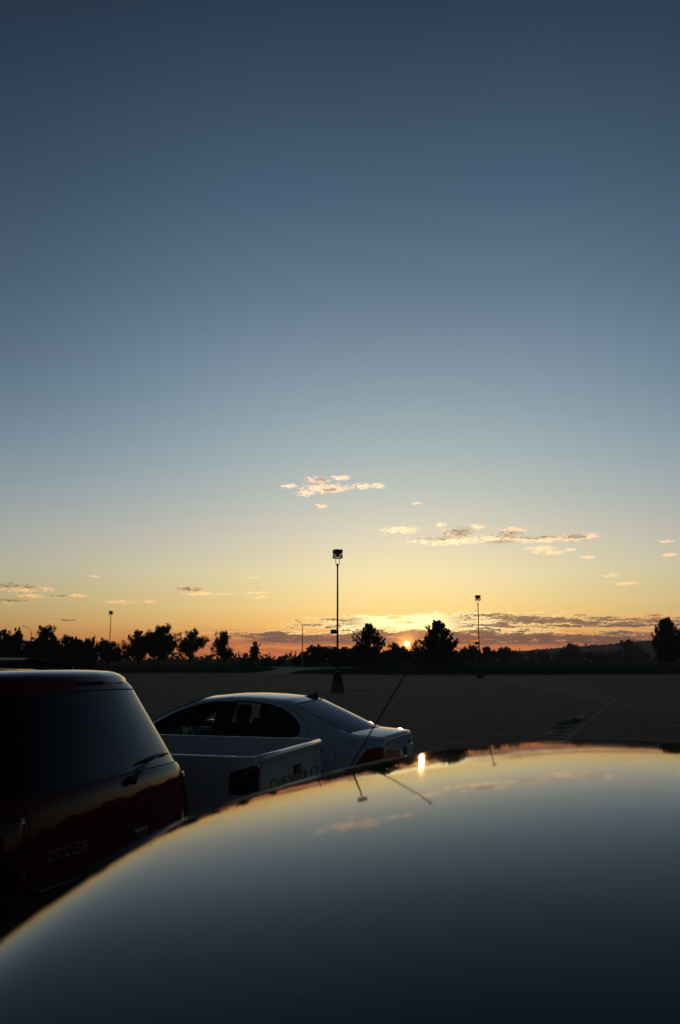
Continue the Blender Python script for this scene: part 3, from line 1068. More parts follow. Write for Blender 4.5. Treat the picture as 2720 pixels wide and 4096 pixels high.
# ------------------------------------------------------------------ box lamps of the car park
def box_lamp(px, base_y, top_y, yaw, label, sign=None, H=8.2):
    g = gp(px, base_y)
    if H is None:
        H = at(px, top_y, g.y).z
    o = thing('box_lamp', label, 'lamp post', (g.x, g.y, 0), 0, 'square-headed lamps of the car park')
    ry = Matrix.Rotation(yaw, 3, 'Z')
    # footing: rough block with tapered upper part
    for nm, mat, rows in (('footing', 'footing', [(.345, 0), (.35, .04), (.33, .43), (.30, .47)]), ('footing_taper', 'footing_dark', [(.285, .47), (.20, .98), (.16, 1.06)])):
        bm = bmesh.new()
        rings = []
        for r, z in rows:
            ring = []
            for k in range(16):
                a = 2 * PI * k / 16 + PI / 16
                q = max(abs(math.cos(a)), abs(math.sin(a)))
                rr = r / q ** .8 * (1 + rng.normal(0, .012))
                v = ry @ Vector((rr * math.cos(a), rr * math.sin(a), 0))
                ring.append(bm.verts.new((v.x, v.y, z)))
            rings.append(ring)
        for a, b in zip(rings, rings[1:]):
            for k in range(16):
                bm.faces.new((a[k], a[(k + 1) % 16], b[(k + 1) % 16], b[k]))
        bm.faces.new(rings[-1])
        obj_bm(nm, bm, mat, o)
    lathe('base_plate', [(.0, 1.06), (.13, 1.06), (.13, 1.085), (.075, 1.09)], 'steel', o)
    lathe('pole', [(.062, 1.06), (.058, 3), (.05, 5.5), (.043, H - .95)], 'steel', o, seg=14)
    lathe('sticker', [(.0645, 1.12), (.0645, 1.24)], 'sticker', o, seg=14)
    lathe('collar', [(.043, H - 1.02), (.062, H - 1.0), (.064, H - .84), (.05, H - .83)], 'steel', o, seg=14)
    for sx in (-1, 1):
        v = ry @ Vector((sx * .115, 0, 0))
        u = ry @ Vector((sx * .03, 0, 0))
        tube('yoke_arm', [(u.x, u.y, H - .87), (v.x, v.y, H - .865), (v.x, v.y, H - .80), (v.x, v.y, H - .22)], .017, 'steel', o, 6)
    s = .47
    # clear lens: four separate panes and a floor pane
    ln = None
    for k in range(4):
        R4 = Matrix.Rotation(yaw + k * PI / 2, 3, 'Z')
        c = R4 @ Vector((0, s / 2, 0))
        p_ = box('lens_pane', (c.x, c.y, H - .40), (s - .012, .006, .24), 'lamp_glass', o, rot=R4)
    box('lens_pane', (0, 0, H - .525), (s - .02, s - .02, .006), 'lamp_glass', o, rot=ry)
    box('neck', (0, 0, H - .25), (s * .78, s * .78, .05), 'steel', o, rot=ry)
    box('lamp_housing', (0, 0, H - .115), (s, s, .22), 'steel', o, bev=.008, rot=ry)
    lathe('reflector', [(.10, H - .275), (.10, H - .33), (.085, H - .40), (.045, H - .45), (.0, H - .46)], 'bulb', o, seg=16)
    if sign:
        z = 3.42
        box('sign_bracket', (-.07, -.005, z), (.06, .02, .2), 'steel', o)
        b = box('sign_panel', (-.235, -.01, z), (.33, .014, .255), 'plastic', o)
        if sign != ' ':
            letters(sign, lambda a_, b_: (Vector((-.325 + a_, -.0175, z - .06 + b_)), Vector((0, -1, 0))), .065, .12, .105, .022, 'sign_grey', b, thick=.002, off=.0)
    return o


box_lamp(1350, 2768, 2185, math.radians(20), 'tallest box-headed lamp post, in the centre, on a tapered footing, with an E5 sign', 'E5')
box_lamp(1920, 2712, 2388, math.radians(6), 'middle-distance box-headed lamp post right of the broad pine, with a small dark sign', ' ')
box_lamp(433, 2693, 2434, math.radians(2), 'distant box-headed lamp post on the left, its pole rising from behind a small round tree')


def cobra_lamp(px, foot_y, dist, H, reach, label):
    g = gp(px, foot_y) if dist is None else at(px, HOR, dist)
    o = thing('street_lamp', label, 'street light', (g.x, g.y, 0), 0, 'curved-arm street lights along the road')
    lathe('pole', [(.16, 0), (.15, .1), (.13, .12), (.11, H * .5), (.085, H - 1.4)], 'grey_steel', o, seg=12)
    pts = [(0, 0, H - 1.5), (-.12, 0, H - 1.25), (-.45 * reach / 1.6, 0, H - .62), (-.9 * reach / 1.6, 0, H - .18), (-1.4 * reach / 1.6, 0, H)]
    tube('arm', pts, [.07, .055, .05, .045, .04], 'grey_steel', o, 8)
    bm = bmesh.new()
    add_box(bm, (-1.55 * reach / 1.6, 0, H + .01), (.62, .26, .14), .05)
    obj_bm('lamp_head', bm, 'steel', o)
    lathe('lens', [(.0, H - .14), (.07, H - .12), (.10, H - .06)], 'bulb', o, loc=(-1.6 * reach / 1.6, 0, 0), seg=12)
    return o


cobra_lamp(1209, 2668, None, 10.9, 1.55, 'tall curved-arm street light standing alone left of the centre lamp')
cobra_lamp(119, None, 232, 10.6, 2.3, 'curved-arm street light rising out of the dark trees at far left')

# far utility poles -----------------------------------------------
for px, ty, lb in ((955, 2603, 'utility pole above the far trees, left of the small hut'), (1077, 2608, 'utility pole showing just above the shrub right of the slim tree'), (1165, 2602, 'left one of two close utility poles near the tall street light'), (1183, 2600, 'right one of two close utility poles near the tall street light')):
    g = at(px, HOR, 440)
    H = at(px, ty, 440).z
    o = thing('utility_pole', lb, 'pole', (g.x, g.y, 0), 0, 'utility poles on the horizon')
    lathe('pole', [(.2, 0), (.15, H)], 'wood', o, seg=8)
    box('crossarm', (0, -.2, H - .9), (1.5, .14, .16), 'wood', o)
    for sx in (-.65, 0, .65):
        lathe('insulator', [(.05, H - .82), (.07, H - .7), (.03, H - .6)], 'sign_grey', o, loc=(sx, -.2, 0), seg=6)

# small hut -----------------------------------------------
g = at(984, HOR, 205)
hut = thing('hut', 'small dark hut with a pale roof edge beside the slim tree at the road mouth', 'hut', (g.x, g.y, 0), .12)
for i in range(9):
    box('wall_board', (-1.2 + i * .3, -1.0, 1.0), (.285, .05, 2.0), 'wood', hut)
box('side_wall', (-1.35, 0, 1.0), (.06, 2.0, 2.0), 'wood', hut)
box('side_wall', (1.35, 0, 1.0), (.06, 2.0, 2.0), 'wood', hut)
box('back_wall', (0, 1.0, 1.0), (2.64, .06, 2.0), 'wood', hut)
rf = box('roof', (0, -.1, 2.1), (3.2, 2.7, .12), 'wood', hut, rot=Matrix.Rotation(.05, 3, 'X'))
box('roof_edge', (.25, -1.47, 2.04), (1.3, .03, .12), 'roof_pale', rf)

# yield sign -----------------------------------------------
g = gp(1309, 2676)
ys = thing('yield_sign', 'small red triangular yield sign on a post left of the centre lamp', 'road sign', (g.x, g.y, 0))
lathe('post', [(.035, 0), (.035, 1.75)], 'grey_steel', ys, seg=8)
bm = bmesh.new()
for sc_, y0, y1 in ((1.0, -.05, -.035),):
    tri = [(-.42, 2.1), (.42, 2.1), (0, 1.38)]
    a = [bm.verts.new((x * sc_, y0, z)) for x, z in tri]
    b = [bm.verts.new((x * sc_, y1, z)) for x, z in tri]
    bm.faces.new(a)
    bm.faces.new(b[::-1])
    for k in range(3):
        bm.faces.new((a[k], a[(k + 1) % 3], b[(k + 1) % 3], b[k]))
pn = obj_bm('sign_panel', bm, 'yield', ys)
obj_py('sign_centre', [(-.17, -.056, 1.97), (.17, -.056, 1.97), (0, -.056, 1.66)], [(0, 1, 2)], 'sign_white', pn)
# field marker posts
for px, y in ((1274, 2662), (1170, 2668), (2223, 2650)):
    g = gp(px, max(y, 2658))
    tag(tube('marker_post', [(g.x, g.y, 0), (g.x, g.y, 1.0)], .05, 'wood', None, 6), {1274: 'thin marker post on the grass before the black trees left of the centre lamp', 1170: 'thin marker post by the road just left of the tall street light', 2223: 'thin marker post far out on the field, right of the right box lamp'}[px], 'post')


# ------------------------------------------------------------------ vehicle shells
def lattice(st, k, reg, rear_fix=None, front_fix=None, crease=None, levels=2):
    """st: stations from rear to front, each a list of (x, y, z) from sill up to the centre line.
    Closes both ends with grids of (k rows) x (rest columns). reg(kind, a, b) names the region of a cell."""
    m = len(st[0])
    bm = bmesh.new()
    vk = {}
    names = []

    def V_(key, p, sd):
        if abs(p[1]) < 1e-5:
            sd = 0
        kk = (key, sd)
        if kk not in vk:
            vk[kk] = bm.verts.new((p[0], p[1] * (sd if sd else 1), p[2]))
        return vk[kk]

    def capp(S, r, c, fix, rearward):
        base, top, cor = S[r], S[c], S[k]
        x = base[0] + (top[0] - cor[0])
        y = base[1] * (top[1] / cor[1])
        z = base[2] + (top[2] - cor[2]) * (r / k) ** 2
        if fix:
            x, y, z = fix(r, c, x, y, z)
        return (x, y, z)

    def key_s(i, j):
        return ('s', i, j), st[i][j]

    def key_c(e, r, c):
        i = 0 if e == 'r' else len(st) - 1
        if r == k:
            return key_s(i, c)
        if c == k:
            return key_s(i, r)
        return (e, r, c), capp(st[i], r, c, rear_fix if e == 'r' else front_fix, e == 'r')
    for sd in (1, -1):
        def face(ks, name):
            vs = [V_(a, p, sd) for a, p in ks]
            if sd < 0:
                vs = vs[::-1]
            vs2 = []
            for v in vs:
                if v not in vs2:
                    vs2.append(v)
            if len(vs2) < 3:
                return
            f = bm.faces.new(vs2)
            if name not in names:
                names.append(name)
            f.material_index = names.index(name)
        for i in range(len(st) - 1):
            for j in range(m - 1):
                face([key_s(i, j), key_s(i, j + 1), key_s(i + 1, j + 1), key_s(i + 1, j)], reg('s', i, j))
        for e in 'rf':
            for r in range(k):
                for c in range(k, m - 1):
                    q = [key_c(e, r, c), key_c(e, r, c + 1), key_c(e, r + 1, c + 1), key_c(e, r + 1, c)]
                    if e == 'f':
                        q = q[::-1]
                    face(q, reg(e, r, c))
    bmesh.ops.recalc_face_normals(bm, faces=bm.faces)
    cl = bm.edges.layers.float.new('crease_edge')
    for e in bm.edges:
        if len(e.link_faces) == 2 and e.link_faces[0].material_index != e.link_faces[1].material_index:
            e[cl] = 1.0
    if crease:
        inv = {v: kk[0] for kk, v in vk.items()}
        for e in bm.edges:
            q = crease(inv[e.verts[0]], inv[e.verts[1]])
            if q:
                e[cl] = max(e[cl], q)
    me = bpy.data.meshes.new('shell')
    bm.to_mesh(me)
    bm.free()
    for n in names:
        me.materials.append(M['trim'])
    o = link(bpy.data.objects.new('shell', me))
    md = o.modifiers.new('s', 'SUBSURF')
    md.levels = levels
    md.render_levels = levels
    dg = bpy.context.evaluated_depsgraph_get()
    ev = o.evaluated_get(dg)
    m2 = bpy.data.meshes.new_from_object(ev, depsgraph=dg)
    bpy.data.objects.remove(o)
    bpy.data.meshes.remove(me)
    return m2, names


def split_shell(m2, names, spec, parent):
    """spec: region -> (object name, material, recess)"""
    made = {}
    bm = bmesh.new()
    bm.from_mesh(m2)
    bm.normal_update()
    Vc = [v.co.copy() for v in bm.verts]
    bvh = BVHTree.FromBMesh(bm)
    nrm = [v.normal.copy() for v in bm.verts]
    seen = set()
    bm.faces.ensure_lookup_table()
    for f0 in bm.faces:
        if f0.index in seen:
            continue
        comp = [f0]
        seen.add(f0.index)
        q = [f0]
        while q:
            f = q.pop()
            for e in f.edges:
                for g in e.link_faces:
                    if g.index not in seen and g.material_index == f0.material_index:
                        seen.add(g.index)
                        comp.append(g)
                        q.append(g)
        rn = names[f0.material_index]
        if rn not in spec:
            continue
        nm, mat, rec = spec[rn]
        idx = {}
        V, Fc = [], []
        for f in comp:
            fc = []
            for v in f.verts:
                if v.index not in idx:
                    idx[v.index] = len(V)
                    V.append(Vc[v.index] - nrm[v.index] * rec)
                fc.append(idx[v.index])
            Fc.append(fc)
        o = obj_py(nm, V, Fc, mat, parent, smooth=True)
        made.setdefault(rn, []).append(o)
        if rec > 0:
            # black seal round the pane
            ec = {}
            for fc in Fc:
                for a, b in zip(fc, fc[1:] + fc[:1]):
                    ec.setdefault((min(a, b), max(a, b)), []).append(1)
            nb = {}
            for (a, b), c_ in ec.items():
                if len(c_) == 1:
                    nb.setdefault(a, []).append(b)
                    nb.setdefault(b, []).append(a)
            if nb:
                s0 = next(iter(nb))
                loop, prev, cur = [s0], None, s0
                while True:
                    nx = [t for t in nb[cur] if t != prev]
                    if not nx or nx[0] == s0:
                        break
                    prev, cur = cur, nx[0]
                    loop.append(cur)
                    if len(loop) > 2000:
                        break
                inv = {b: a for a, b in idx.items()}
                P = [V[i] + nrm[inv[i]] * rec * .8 for i in loop] + [V[loop[0]] + nrm[inv[loop[0]]] * rec * .8]
                tube('window_seal', P, .009 if rec > .002 else .004, 'rubber', o, 5)
    bm.free()
    return made, bvh


def cast_rear(bvh):
    def fn(y, z):
        h = bvh.ray_cast(Vector((-3, y, z)), Vector((1, 0, 0)))
        return (h[0], -h[1] if h[1].x > 0 else h[1]) if h[0] is not None else (Vector((0, y, z)), Vector((-1, 0, 0)))
    return fn


def cast_side(bvh, sd=1):
    def fn(x, z):
        h = bvh.ray_cast(Vector((x, 3 * sd, z)), Vector((0, -sd, 0)))
        if h[0] is None:
            return Vector((x, .8 * sd, z)), Vector((0, sd, 0))
        n = h[1]
        return h[0], (-n if n.y * sd < 0 else n)
    return fn


def cast_cyl(bvh, ax, ay):
    def fn(phi, z):
        d = Vector((math.cos(phi), math.sin(phi), 0))
        h = bvh.ray_cast(Vector((ax, ay, z)) + d * 4, -d)
        if h[0] is None:
            return Vector((ax, ay, z)) + d * .4, d
        n = h[1]
        return h[0], (-n if n.dot(d) < 0 else n)
    return fn


def patch(name, outl, fn, mat, parent, off=.006, grid=.03, sa=1.0, skirt=.012):
    """curved panel: the 2D outline laid on a surface by fn, with a rim that sinks below it"""
    def dens(P):
        o_ = []
        for a, b in zip(P, P[1:] + P[:1]):
            L = math.hypot((b[0] - a[0]) * sa, b[1] - a[1])
            n = max(1, int(L / grid))
            o_ += [Vector((a[0] + (b[0] - a[0]) * t / n, a[1] + (b[1] - a[1]) * t / n)) for t in range(n)]
        return o_
    bd = dens([tuple(p) for p in outl])
    n = len(bd)

    def inside(x, y):
        c_ = False
        for a, b in zip(bd, bd[1:] + bd[:1]):
            if (a.y > y) != (b.y > y) and x < (b.x - a.x) * (y - a.y) / (b.y - a.y) + a.x:
                c_ = not c_
        return c_
    xs = [p.x for p in bd]
    ys_ = [p.y for p in bd]
    gx, gy = grid / sa, grid
    ins = []
    x = min(xs) + gx / 2
    while x < max(xs):
        y = min(ys_) + gy / 2
        while y < max(ys_):
            if inside(x, y) and min((p.x - x) ** 2 * sa * sa + (p.y - y) ** 2 for p in bd) > (grid * .4) ** 2:
                ins.append(Vector((x, y)))
            y += gy
        x += gx
    r = delaunay_2d_cdt(bd + ins, [(i, (i + 1) % n) for i in range(n)], [list(range(n))], 1, 1e-5)
    vs, fs = r[0], r[2]
    bm = bmesh.new()
    PV = []
    for v in vs:
        P, nn = fn(v.x, v.y)
        PV.append((P, nn, bm.verts.new(P + nn * off)))
    for f in fs:
        try:
            bm.faces.new([PV[i][2] for i in f])
        except ValueError:
            pass
    bm.edges.index_update()
    bnd = [e for e in bm.edges if len(e.link_faces) == 1]
    low = {}
    for e in bnd:
        for v in e.verts:
            if v not in low:
                t = next(p for p in PV if p[2] is v)
                low[v] = bm.verts.new(t[0] - t[1] * skirt)
    for e in bnd:
        a, b = e.verts
        bm.faces.new((a, b, low[b], low[a]))
    return obj_bm(name, bm, mat, parent, smooth=False if off < .004 else True)


def gap(pts, bvh, parent, r=.0035, mat='rubber', name='panel_gap', n=8):
    P = []
    pts = [Vector(p) for p in pts]
    for a, b in zip(pts, pts[1:]):
        for k in range(n):
            P.append(a.lerp(b, k / n))
    P.append(pts[-1])
    Q = []
    for p in P:
        h = bvh.find_nearest(p)
        Q.append(h[0] if h[0] is not None else p)
    return tube(name, Q, r, mat, parent, 5)


def wheel(parent, x, y, r=.33, w=.21, rim='grey_steel'):
    sd = 1 if y > 0 else -1
    o = thing('wheel', None, None)
    o.parent = parent
    o.location = (x, y, r)
    lathe('tyre', [(r * .62, -w / 2), (r * .9, -w / 2), (r, -w * .36), (r, w * .36), (r * .9, w / 2), (r * .62, w / 2)], 'rubber', o, 'Y', 28)
    bm = bmesh.new()
    add_lathe(bm, [(r * .62, sd * w * .45), (r * .58, sd * w * .3), (r * .2, sd * w * .25), (.0, sd * w * .3)], 'Y', 24)
    for k in range(5):
        a = 2 * PI * k / 5
        add_box(bm, (math.cos(a) * r * .36, sd * w * .36, math.sin(a) * r * .36), (r * .5, .03, r * .13), .004, Matrix.Rotation(-a, 3, 'Y'))
    obj_bm('rim', bm, rim, o)
    return o


def vehicle(name, label, cat, cF, cR, group='vehicles parked in a row'):
    p = FW * cF + RT * cR
    return thing(name, label, cat, (p.x, p.y, 0), PI - HD, group)


I = np.interp


def seat(parent, x, y, z, w=.46, rake=.3, head=True):
    o = thing('seat', None, None)
    o.parent = parent
    o.location = (x, y, z)
    box('cushion', (0, 0, .05), (.5, w, .16), 'seat', o, .05)
    box('backrest', (-.30, 0, .34), (.14, w, .58), 'seat', o, .05, Matrix.Rotation(-rake, 3, 'Y'))
    if head:
        box('headrest', (-.42, 0, .72), (.11, w * .56, .19), 'seat', o, .045, Matrix.Rotation(-rake * .5, 3, 'Y'))
    return o


# ------------------------------------------------------------------ sedan
sd_ = vehicle('sedan', 'silver sedan parked farthest along the row, with red tail lamps and a roof fin aerial', 'car', 2.41, 9.77)
XS = [-.12, .30, .58, .80, .95, 1.09, 1.13, 1.36, 1.60, 1.80, 2.10, 2.40, 2.62, 2.82, 3.05, 3.45, 3.95, 4.12]


def sedan_st(x):
    w = I(x, [-.05, .12, .3, .8, 1.6, 2.6, 3.4, 3.95, 4.12], [.785, .835, .855, .872, .878, .872, .855, .80, .70])
    zb = I(x, [-.05, .3, .8, 1.6, 2.2, 2.6, 3.0, 3.45, 3.95, 4.12], [.985, 1.02, 1.022, 1.008, .995, .965, .92, .85, .74, .62])
    cab = .6 < x < 2.95
    z6 = I(x, [-.05, .3, .58, .80, .95, 1.11, 1.36, 1.6, 1.85, 2.10, 2.40, 2.62, 2.82, 3.05, 3.45, 3.95, 4.12], [1.0, 1.045, 1.10, 1.13, 1.262, 1.335, 1.378, 1.388, 1.38, 1.345, 1.235, 1.115, .985, .95, .88, .77, .64])
    y6 = I(x, [-.05, .3, .58, .80, .95, 1.11, 1.36, 1.6, 2.10, 2.40, 2.62, 2.82, 3.05, 3.45, 3.95, 4.12], [.70, .72, .70, .70, .665, .645, .63, .625, .64, .68, .72, .765, .74, .70, .66, .58])
    z7 = I(x, [-.05, .3, .58, .80, .95, 1.11, 1.36, 1.6, 1.85, 2.10, 2.40, 2.62, 2.82, 3.05, 3.45, 3.95, 4.12], [1.022, 1.062, 1.20, 1.30, 1.363, 1.400, 1.425, 1.435, 1.43, 1.395, 1.285, 1.178, 1.065, .975, .90, .79, .65])
    y7 = I(x, [-.05, .3, .58, .95, 1.36, 2.1, 2.4, 2.82, 3.05, 3.45, 3.95, 4.12], [.60, .60, .585, .555, .55, .56, .59, .64, .66, .60, .52, .46])
    z9 = I(x, [-.05, .3, .58, .80, .95, 1.11, 1.36, 1.6, 1.85, 2.10, 2.40, 2.62, 2.82, 3.05, 3.45, 3.95, 4.12], [1.055, 1.085, 1.222, 1.325, 1.393, 1.428, 1.452, 1.46, 1.458, 1.425, 1.32, 1.218, 1.11, 1.01, .94, .82, .67])
    bx = I(x, [-.12, .3, .95, 1.11, 1.36, 1.85, 2.1, 3.05, 3.5, 4.0, 4.12], [-.14, -.20, -.15, -.10, -.03, .0, .06, .16, .14, .12, .10])
    y5 = w - (.045 if cab else .06)
    dx5 = .06 if 1.0 < x < 2.0 else 0
    f = [(x, w * .86, .20), (x, w * .965, .26), (x, w * 1.0, .52), (x, w * 1.0, .80), (x, w * .985, zb - .075), (x + dx5, y5, zb), (x, y6, z6), (x, y7, z7)]
    for t in (.62, .30):
        s_ = 1 - t
        f.append((x + bx * (s_ ** .9), y7 * t, z7 + (z9 - z7) * (1 - t * t)))
    f.append((x + bx, 0, z9))
    return f


SST = [sedan_st(x) for x in XS]


def sedan_reg(kind, a, b):
    if kind == 's':
        i, j = a, b
        x0, x1 = XS[i], XS[i + 1]
        if j == 5:
            if x0 >= .79 and x1 <= 1.10:
                return 'quarter_glass'
            if abs(x0 - 1.09) < .01:
                return 'divider'
            if x0 >= 1.12 and x1 <= 1.61:
                return 'rear_glass_door'
            if abs(x0 - 1.60) < .01:
                return 'pillar'
            if x0 >= 1.79 and x1 <= 2.83:
                return 'front_glass_door'
        if j >= 7:
            if x0 >= .29 and x1 <= .96:
                return 'rear_window'
            if x0 >= 2.09 and x1 <= 3.06:
                return 'windscreen'
    return 'body'


def sedan_rear(r, c, x, y, z):
    # tail: boot lip overhangs, bumper stands proud
    bulge = [.02, -.07, -.08, -.01, 0][r] if r < 4 else 0
    return x + bulge, y, z


def sedan_crease(a, b):
    if a[0] == 's' and b[0] == 's':
        if a[1] == 0 and b[1] == 0 and min(a[2], b[2]) >= 6:
            return .75                      # lip of the boot lid
        if a[2] == b[2] == 7 and max(a[1], b[1]) <= 1:
            return .6                       # shoulder of the boot lid
        if a[2] == b[2] == 4 and 2 < min(a[1], b[1]) and max(a[1], b[1]) < 14:
            return .35
    return 0


m2, nm = lattice(SST, 4, sedan_reg, sedan_rear, None, crease=sedan_crease, levels=3)
spec = {'body': ('body', 'silver', 0), 'quarter_glass': ('quarter_window', 'glass', .006), 'rear_glass_door': ('rear_door_window', 'glass', .006), 'front_glass_door': ('front_door_window', 'glass', .006), 'pillar': ('door_pillar', 'plastic', .0), 'divider': ('window_divider', 'plastic', 0), 'rear_window': ('rear_window', 'rear_glass', .0015), 'windscreen': ('windscreen', 'glass', .004)}
made, bvh = split_shell(m2, nm, spec, sd_)
for sdn in (1, -1):
    ax, ay = .55, .25 * sdn
    ol = [(.17, .80, .755), (.10, .80, .85), (.03, .79, .915), (-.05, .76, .93), (-.13, .67, .935), (-.18, .58, .925), (-.205, .46, .90), (-.215, .34, .885), (-.215, .33, .80), (-.18, .5, .775), (-.1, .68, .755), (.02, .79, .74), (.12, .81, .74)]
    pl = [(math.atan2(y * sdn - ay, x - ax), z) for x, y, z in ol]
    if sdn < 0:
        pl = [(p if p < 0 else p - 2 * PI, z) for p, z in pl]
    lamp = patch('tail_lamp', pl, cast_cyl(bvh, ax, ay), 'lamp_red', sd_, .006, .03, .7)
    gap([(-.10, .60 * sdn, 1.02), (-.17, .585 * sdn, .96), (-.2, .56 * sdn, .86), (-.2, .53 * sdn, .76)], bvh, sd_, .004, name='boot_gap')
# shut lines
gap([(.32, .64, 1.07), (.1, .615, 1.045), (-.09, .60, 1.02)], bvh, sd_, .003)
gap([(.30, -.64, 1.07), (.1, -.615, 1.045), (-.09, -.60, 1.02)], bvh, sd_, .003)
gap([(.98, .66, 1.40), (.84, .70, 1.33), (.70, .76, 1.17), (.69, .80, 1.06), (.75, .84, 1.0)], bvh, sd_, .003)
gap([(.75, .84, 1.0), (.80, .87, .9), (.86, .88, .75), (1.0, .88, .62), (1.1, .87, .4)], bvh, sd_, .003)
gap([(1.76, .86, 1.0), (1.80, .88, .8), (1.80, .88, .5), (1.78, .87, .32)], bvh, sd_, .003)
gap([(2.95, .86, .93), (2.95, .88, .7), (2.92, .87, .35)], bvh, sd_, .003)
gap([(.53, .86, .925), (.40, .86, .925), (.37, .87, .90), (.36, .87, .79), (.39, .87, .765), (.52, .87, .765), (.54, .87, .79), (.54, .87, .90), (.53, .86, .925)], bvh, sd_, .0025, name='fuel_flap_gap')
gap([(.85, .845, .985), (1.7, .855, .97), (2.85, .85, .915)], bvh, sd_, .004, 'silver', 'waist_moulding')
for x in (1.25, 2.15):
    c0 = cast_side(bvh)(x, .87)[0]
    box('door_handle', (x, c0.y + .018, .87), (.17, .022, .03), 'silver', sd_, .008)
# roof fin
bm = bmesh.new()
prf = [(1.04, .008), (.85, -.02), (.845, .0), (.852, .055), (.865, .058), (.90, .036), (.98, .016)]
zt = 1.415
va = [bm.verts.new((x, .016 if h < .03 else .006, zt + h)) for x, h in prf]
vb = [bm.verts.new((x, -(.016 if h < .03 else .006), zt + h)) for x, h in prf]
bm.faces.new(va)
bm.faces.new(vb[::-1])
for k in range(len(prf)):
    bm.faces.new((va[k], va[(k + 1) % len(prf)], vb[(k + 1) % len(prf)], vb[k]))
obj_bm('roof_fin', bm, 'plastic', sd_)
# emblem, plate
P, nn = cast_rear(bvh)(0.0, .975)
em = thing('emblem', None, None)
em.parent = sd_
em.location = P - Vector((.004, 0, 0))
em.rotation_euler = nn.to_track_quat('-Y', 'Z').to_euler()
bm = bmesh.new()
pts = [(math.cos(a) * .052, 0, math.sin(a) * .052) for a in [2 * PI * t / 28 for t in range(29)]]
add_tube(bm, pts, .006, 6, False)
obj_bm('emblem_ring', bm, 'chrome', em, True)
lathe('emblem_disc', [(0, .0), (.05, .0), (.05, .006)], 'dark_glass', em, 'Y', 24)
for a, b in (((-.022, .040), (0, .004)), ((.022, .040), (0, .004)), ((-.044, .016), (-.018, -.040)), ((-.018, -.040), (0, -.004)), ((0, -.004), (.018, -.040)), ((.018, -.040), (.044, .016))):
    tube('emblem_bar', [(a[0], -.003, a[1]), (b[0], -.003, b[1])], .004, 'chrome', em, 5)
P, nn = cast_rear(bvh)(0.02, .83)
plt = box('licence_plate', (P.x + .006, .04, .815), (.008, .31, .155), 'plate', sd_, .003)
box('plate_band', (-.0055, 0, .058), (.002, .30, .028), 'plate_green', plt)
for k in range(6):
    box('plate_mark', (-.0055, .105 - k * .042 - (0.006 if k > 2 else 0), -.012), (.002, .022, .06), 'plate_ink', plt)

box('plate_surround', (P.x + .012, .04, .82), (.006, .34, .18), 'silver', sd_, .002)
# cabin
cab = thing('cabin', None, None)
cab.parent = sd_
box('floor_tub', (1.75, 0, .62), (2.5, 1.42, .30), 'trim', cab, .04)
box('dashboard', (2.72, 0, .93), (.40, 1.40, .14), 'trim', cab, .05)
box('parcel_shelf', (.62, 0, .985), (.42, 1.30, .03), 'trim', cab, .01)
for x, y in ((2.06, .36), (2.06, -.36)):
    seat(sd_, x, y, .52)
seat(sd_, 1.54, .32, .53, .6, .3)
seat(sd_, 1.54, -.32, .53, .6, .3)
sw = thing('steering_wheel', None, None)
sw.parent = sd_
sw.location = (2.42, .36, 1.03)
sw.rotation_euler = (0, math.radians(-66), 0)
bm = bmesh.new()
add_tube(bm, [(math.cos(a) * .185, math.sin(a) * .185, 0) for a in [2 * PI * t / 28 for t in range(29)]], .014, 6, False)
obj_bm('rim', bm, 'plastic', sw, True)
bm = bmesh.new()
add_box(bm, (0, 0, -.01), (.12, .16, .05), .02)
add_box(bm, (0, .11, 0), (.035, .14, .02), .004)
add_box(bm, (0, -.11, 0), (.035, .14, .02), .004)
add_box(bm, (-.1, 0, 0), (.12, .035, .02), .004)
obj_bm('hub', bm, 'plastic', sw)
box('rear_view_mirror', (2.12, 0, 1.29), (.03, .22, .06), 'plastic', sd_, .01)
for sgn in (1, -1):
    box('door_mirror', (2.68, sgn * .96, 1.0), (.12, .18, .12), 'silver', sd_, .035)
    lp = [(.0, 0)]
    box('headlamp', (3.98, sgn * .60, .66), (.16, .3, .13), 'chrome', sd_, .04)
    for x in (.62, 3.22):
        wheel(sd_, x, sgn * .79, .32)
        bm = bmesh.new()
        add_tube(bm, [(x + math.cos(a) * .365, sgn * .868, .32 + math.sin(a) * .365) for a in [PI * t / 14 - .15 for t in range(16)]], .022, 6)
        obj_bm('wheel_arch', bm, 'plastic', sd_, True)

# ------------------------------------------------------------------ pickup
pk = vehicle('pickup_truck', 'white pickup parked between the red wagon and the silver sedan, its lettered tailgate shut', 'truck', 2.55, 6.90)
BL, BW, ZR, ZS = 1.85, .82, 1.135, .48        # bed length, half width, rail height, sill height


def bed_section(y0, sgn, x, rr=.035):
    """profile of one bed side at station x, outer skin up and over the rail and down the inner wall"""
    tap = .03 * max(0, (.12 - x) / .12) ** 1.6 if x < .12 else 0
    yo = y0 - tap
    pts = [(yo - .03, ZS), (yo, ZS + .1), (yo + .008, .78), (yo + .004, .93), (yo - .006, 1.05), (yo - .012, ZR - .025), (yo - .022, ZR - .006), (yo - .04, ZR), (yo - .075, ZR), (yo - .09, ZR - .012), (yo - .092, ZR - .06), (yo - .10, .80), (yo - .10, .62)]
    return [(x, sgn * a, z) for a, z in pts]


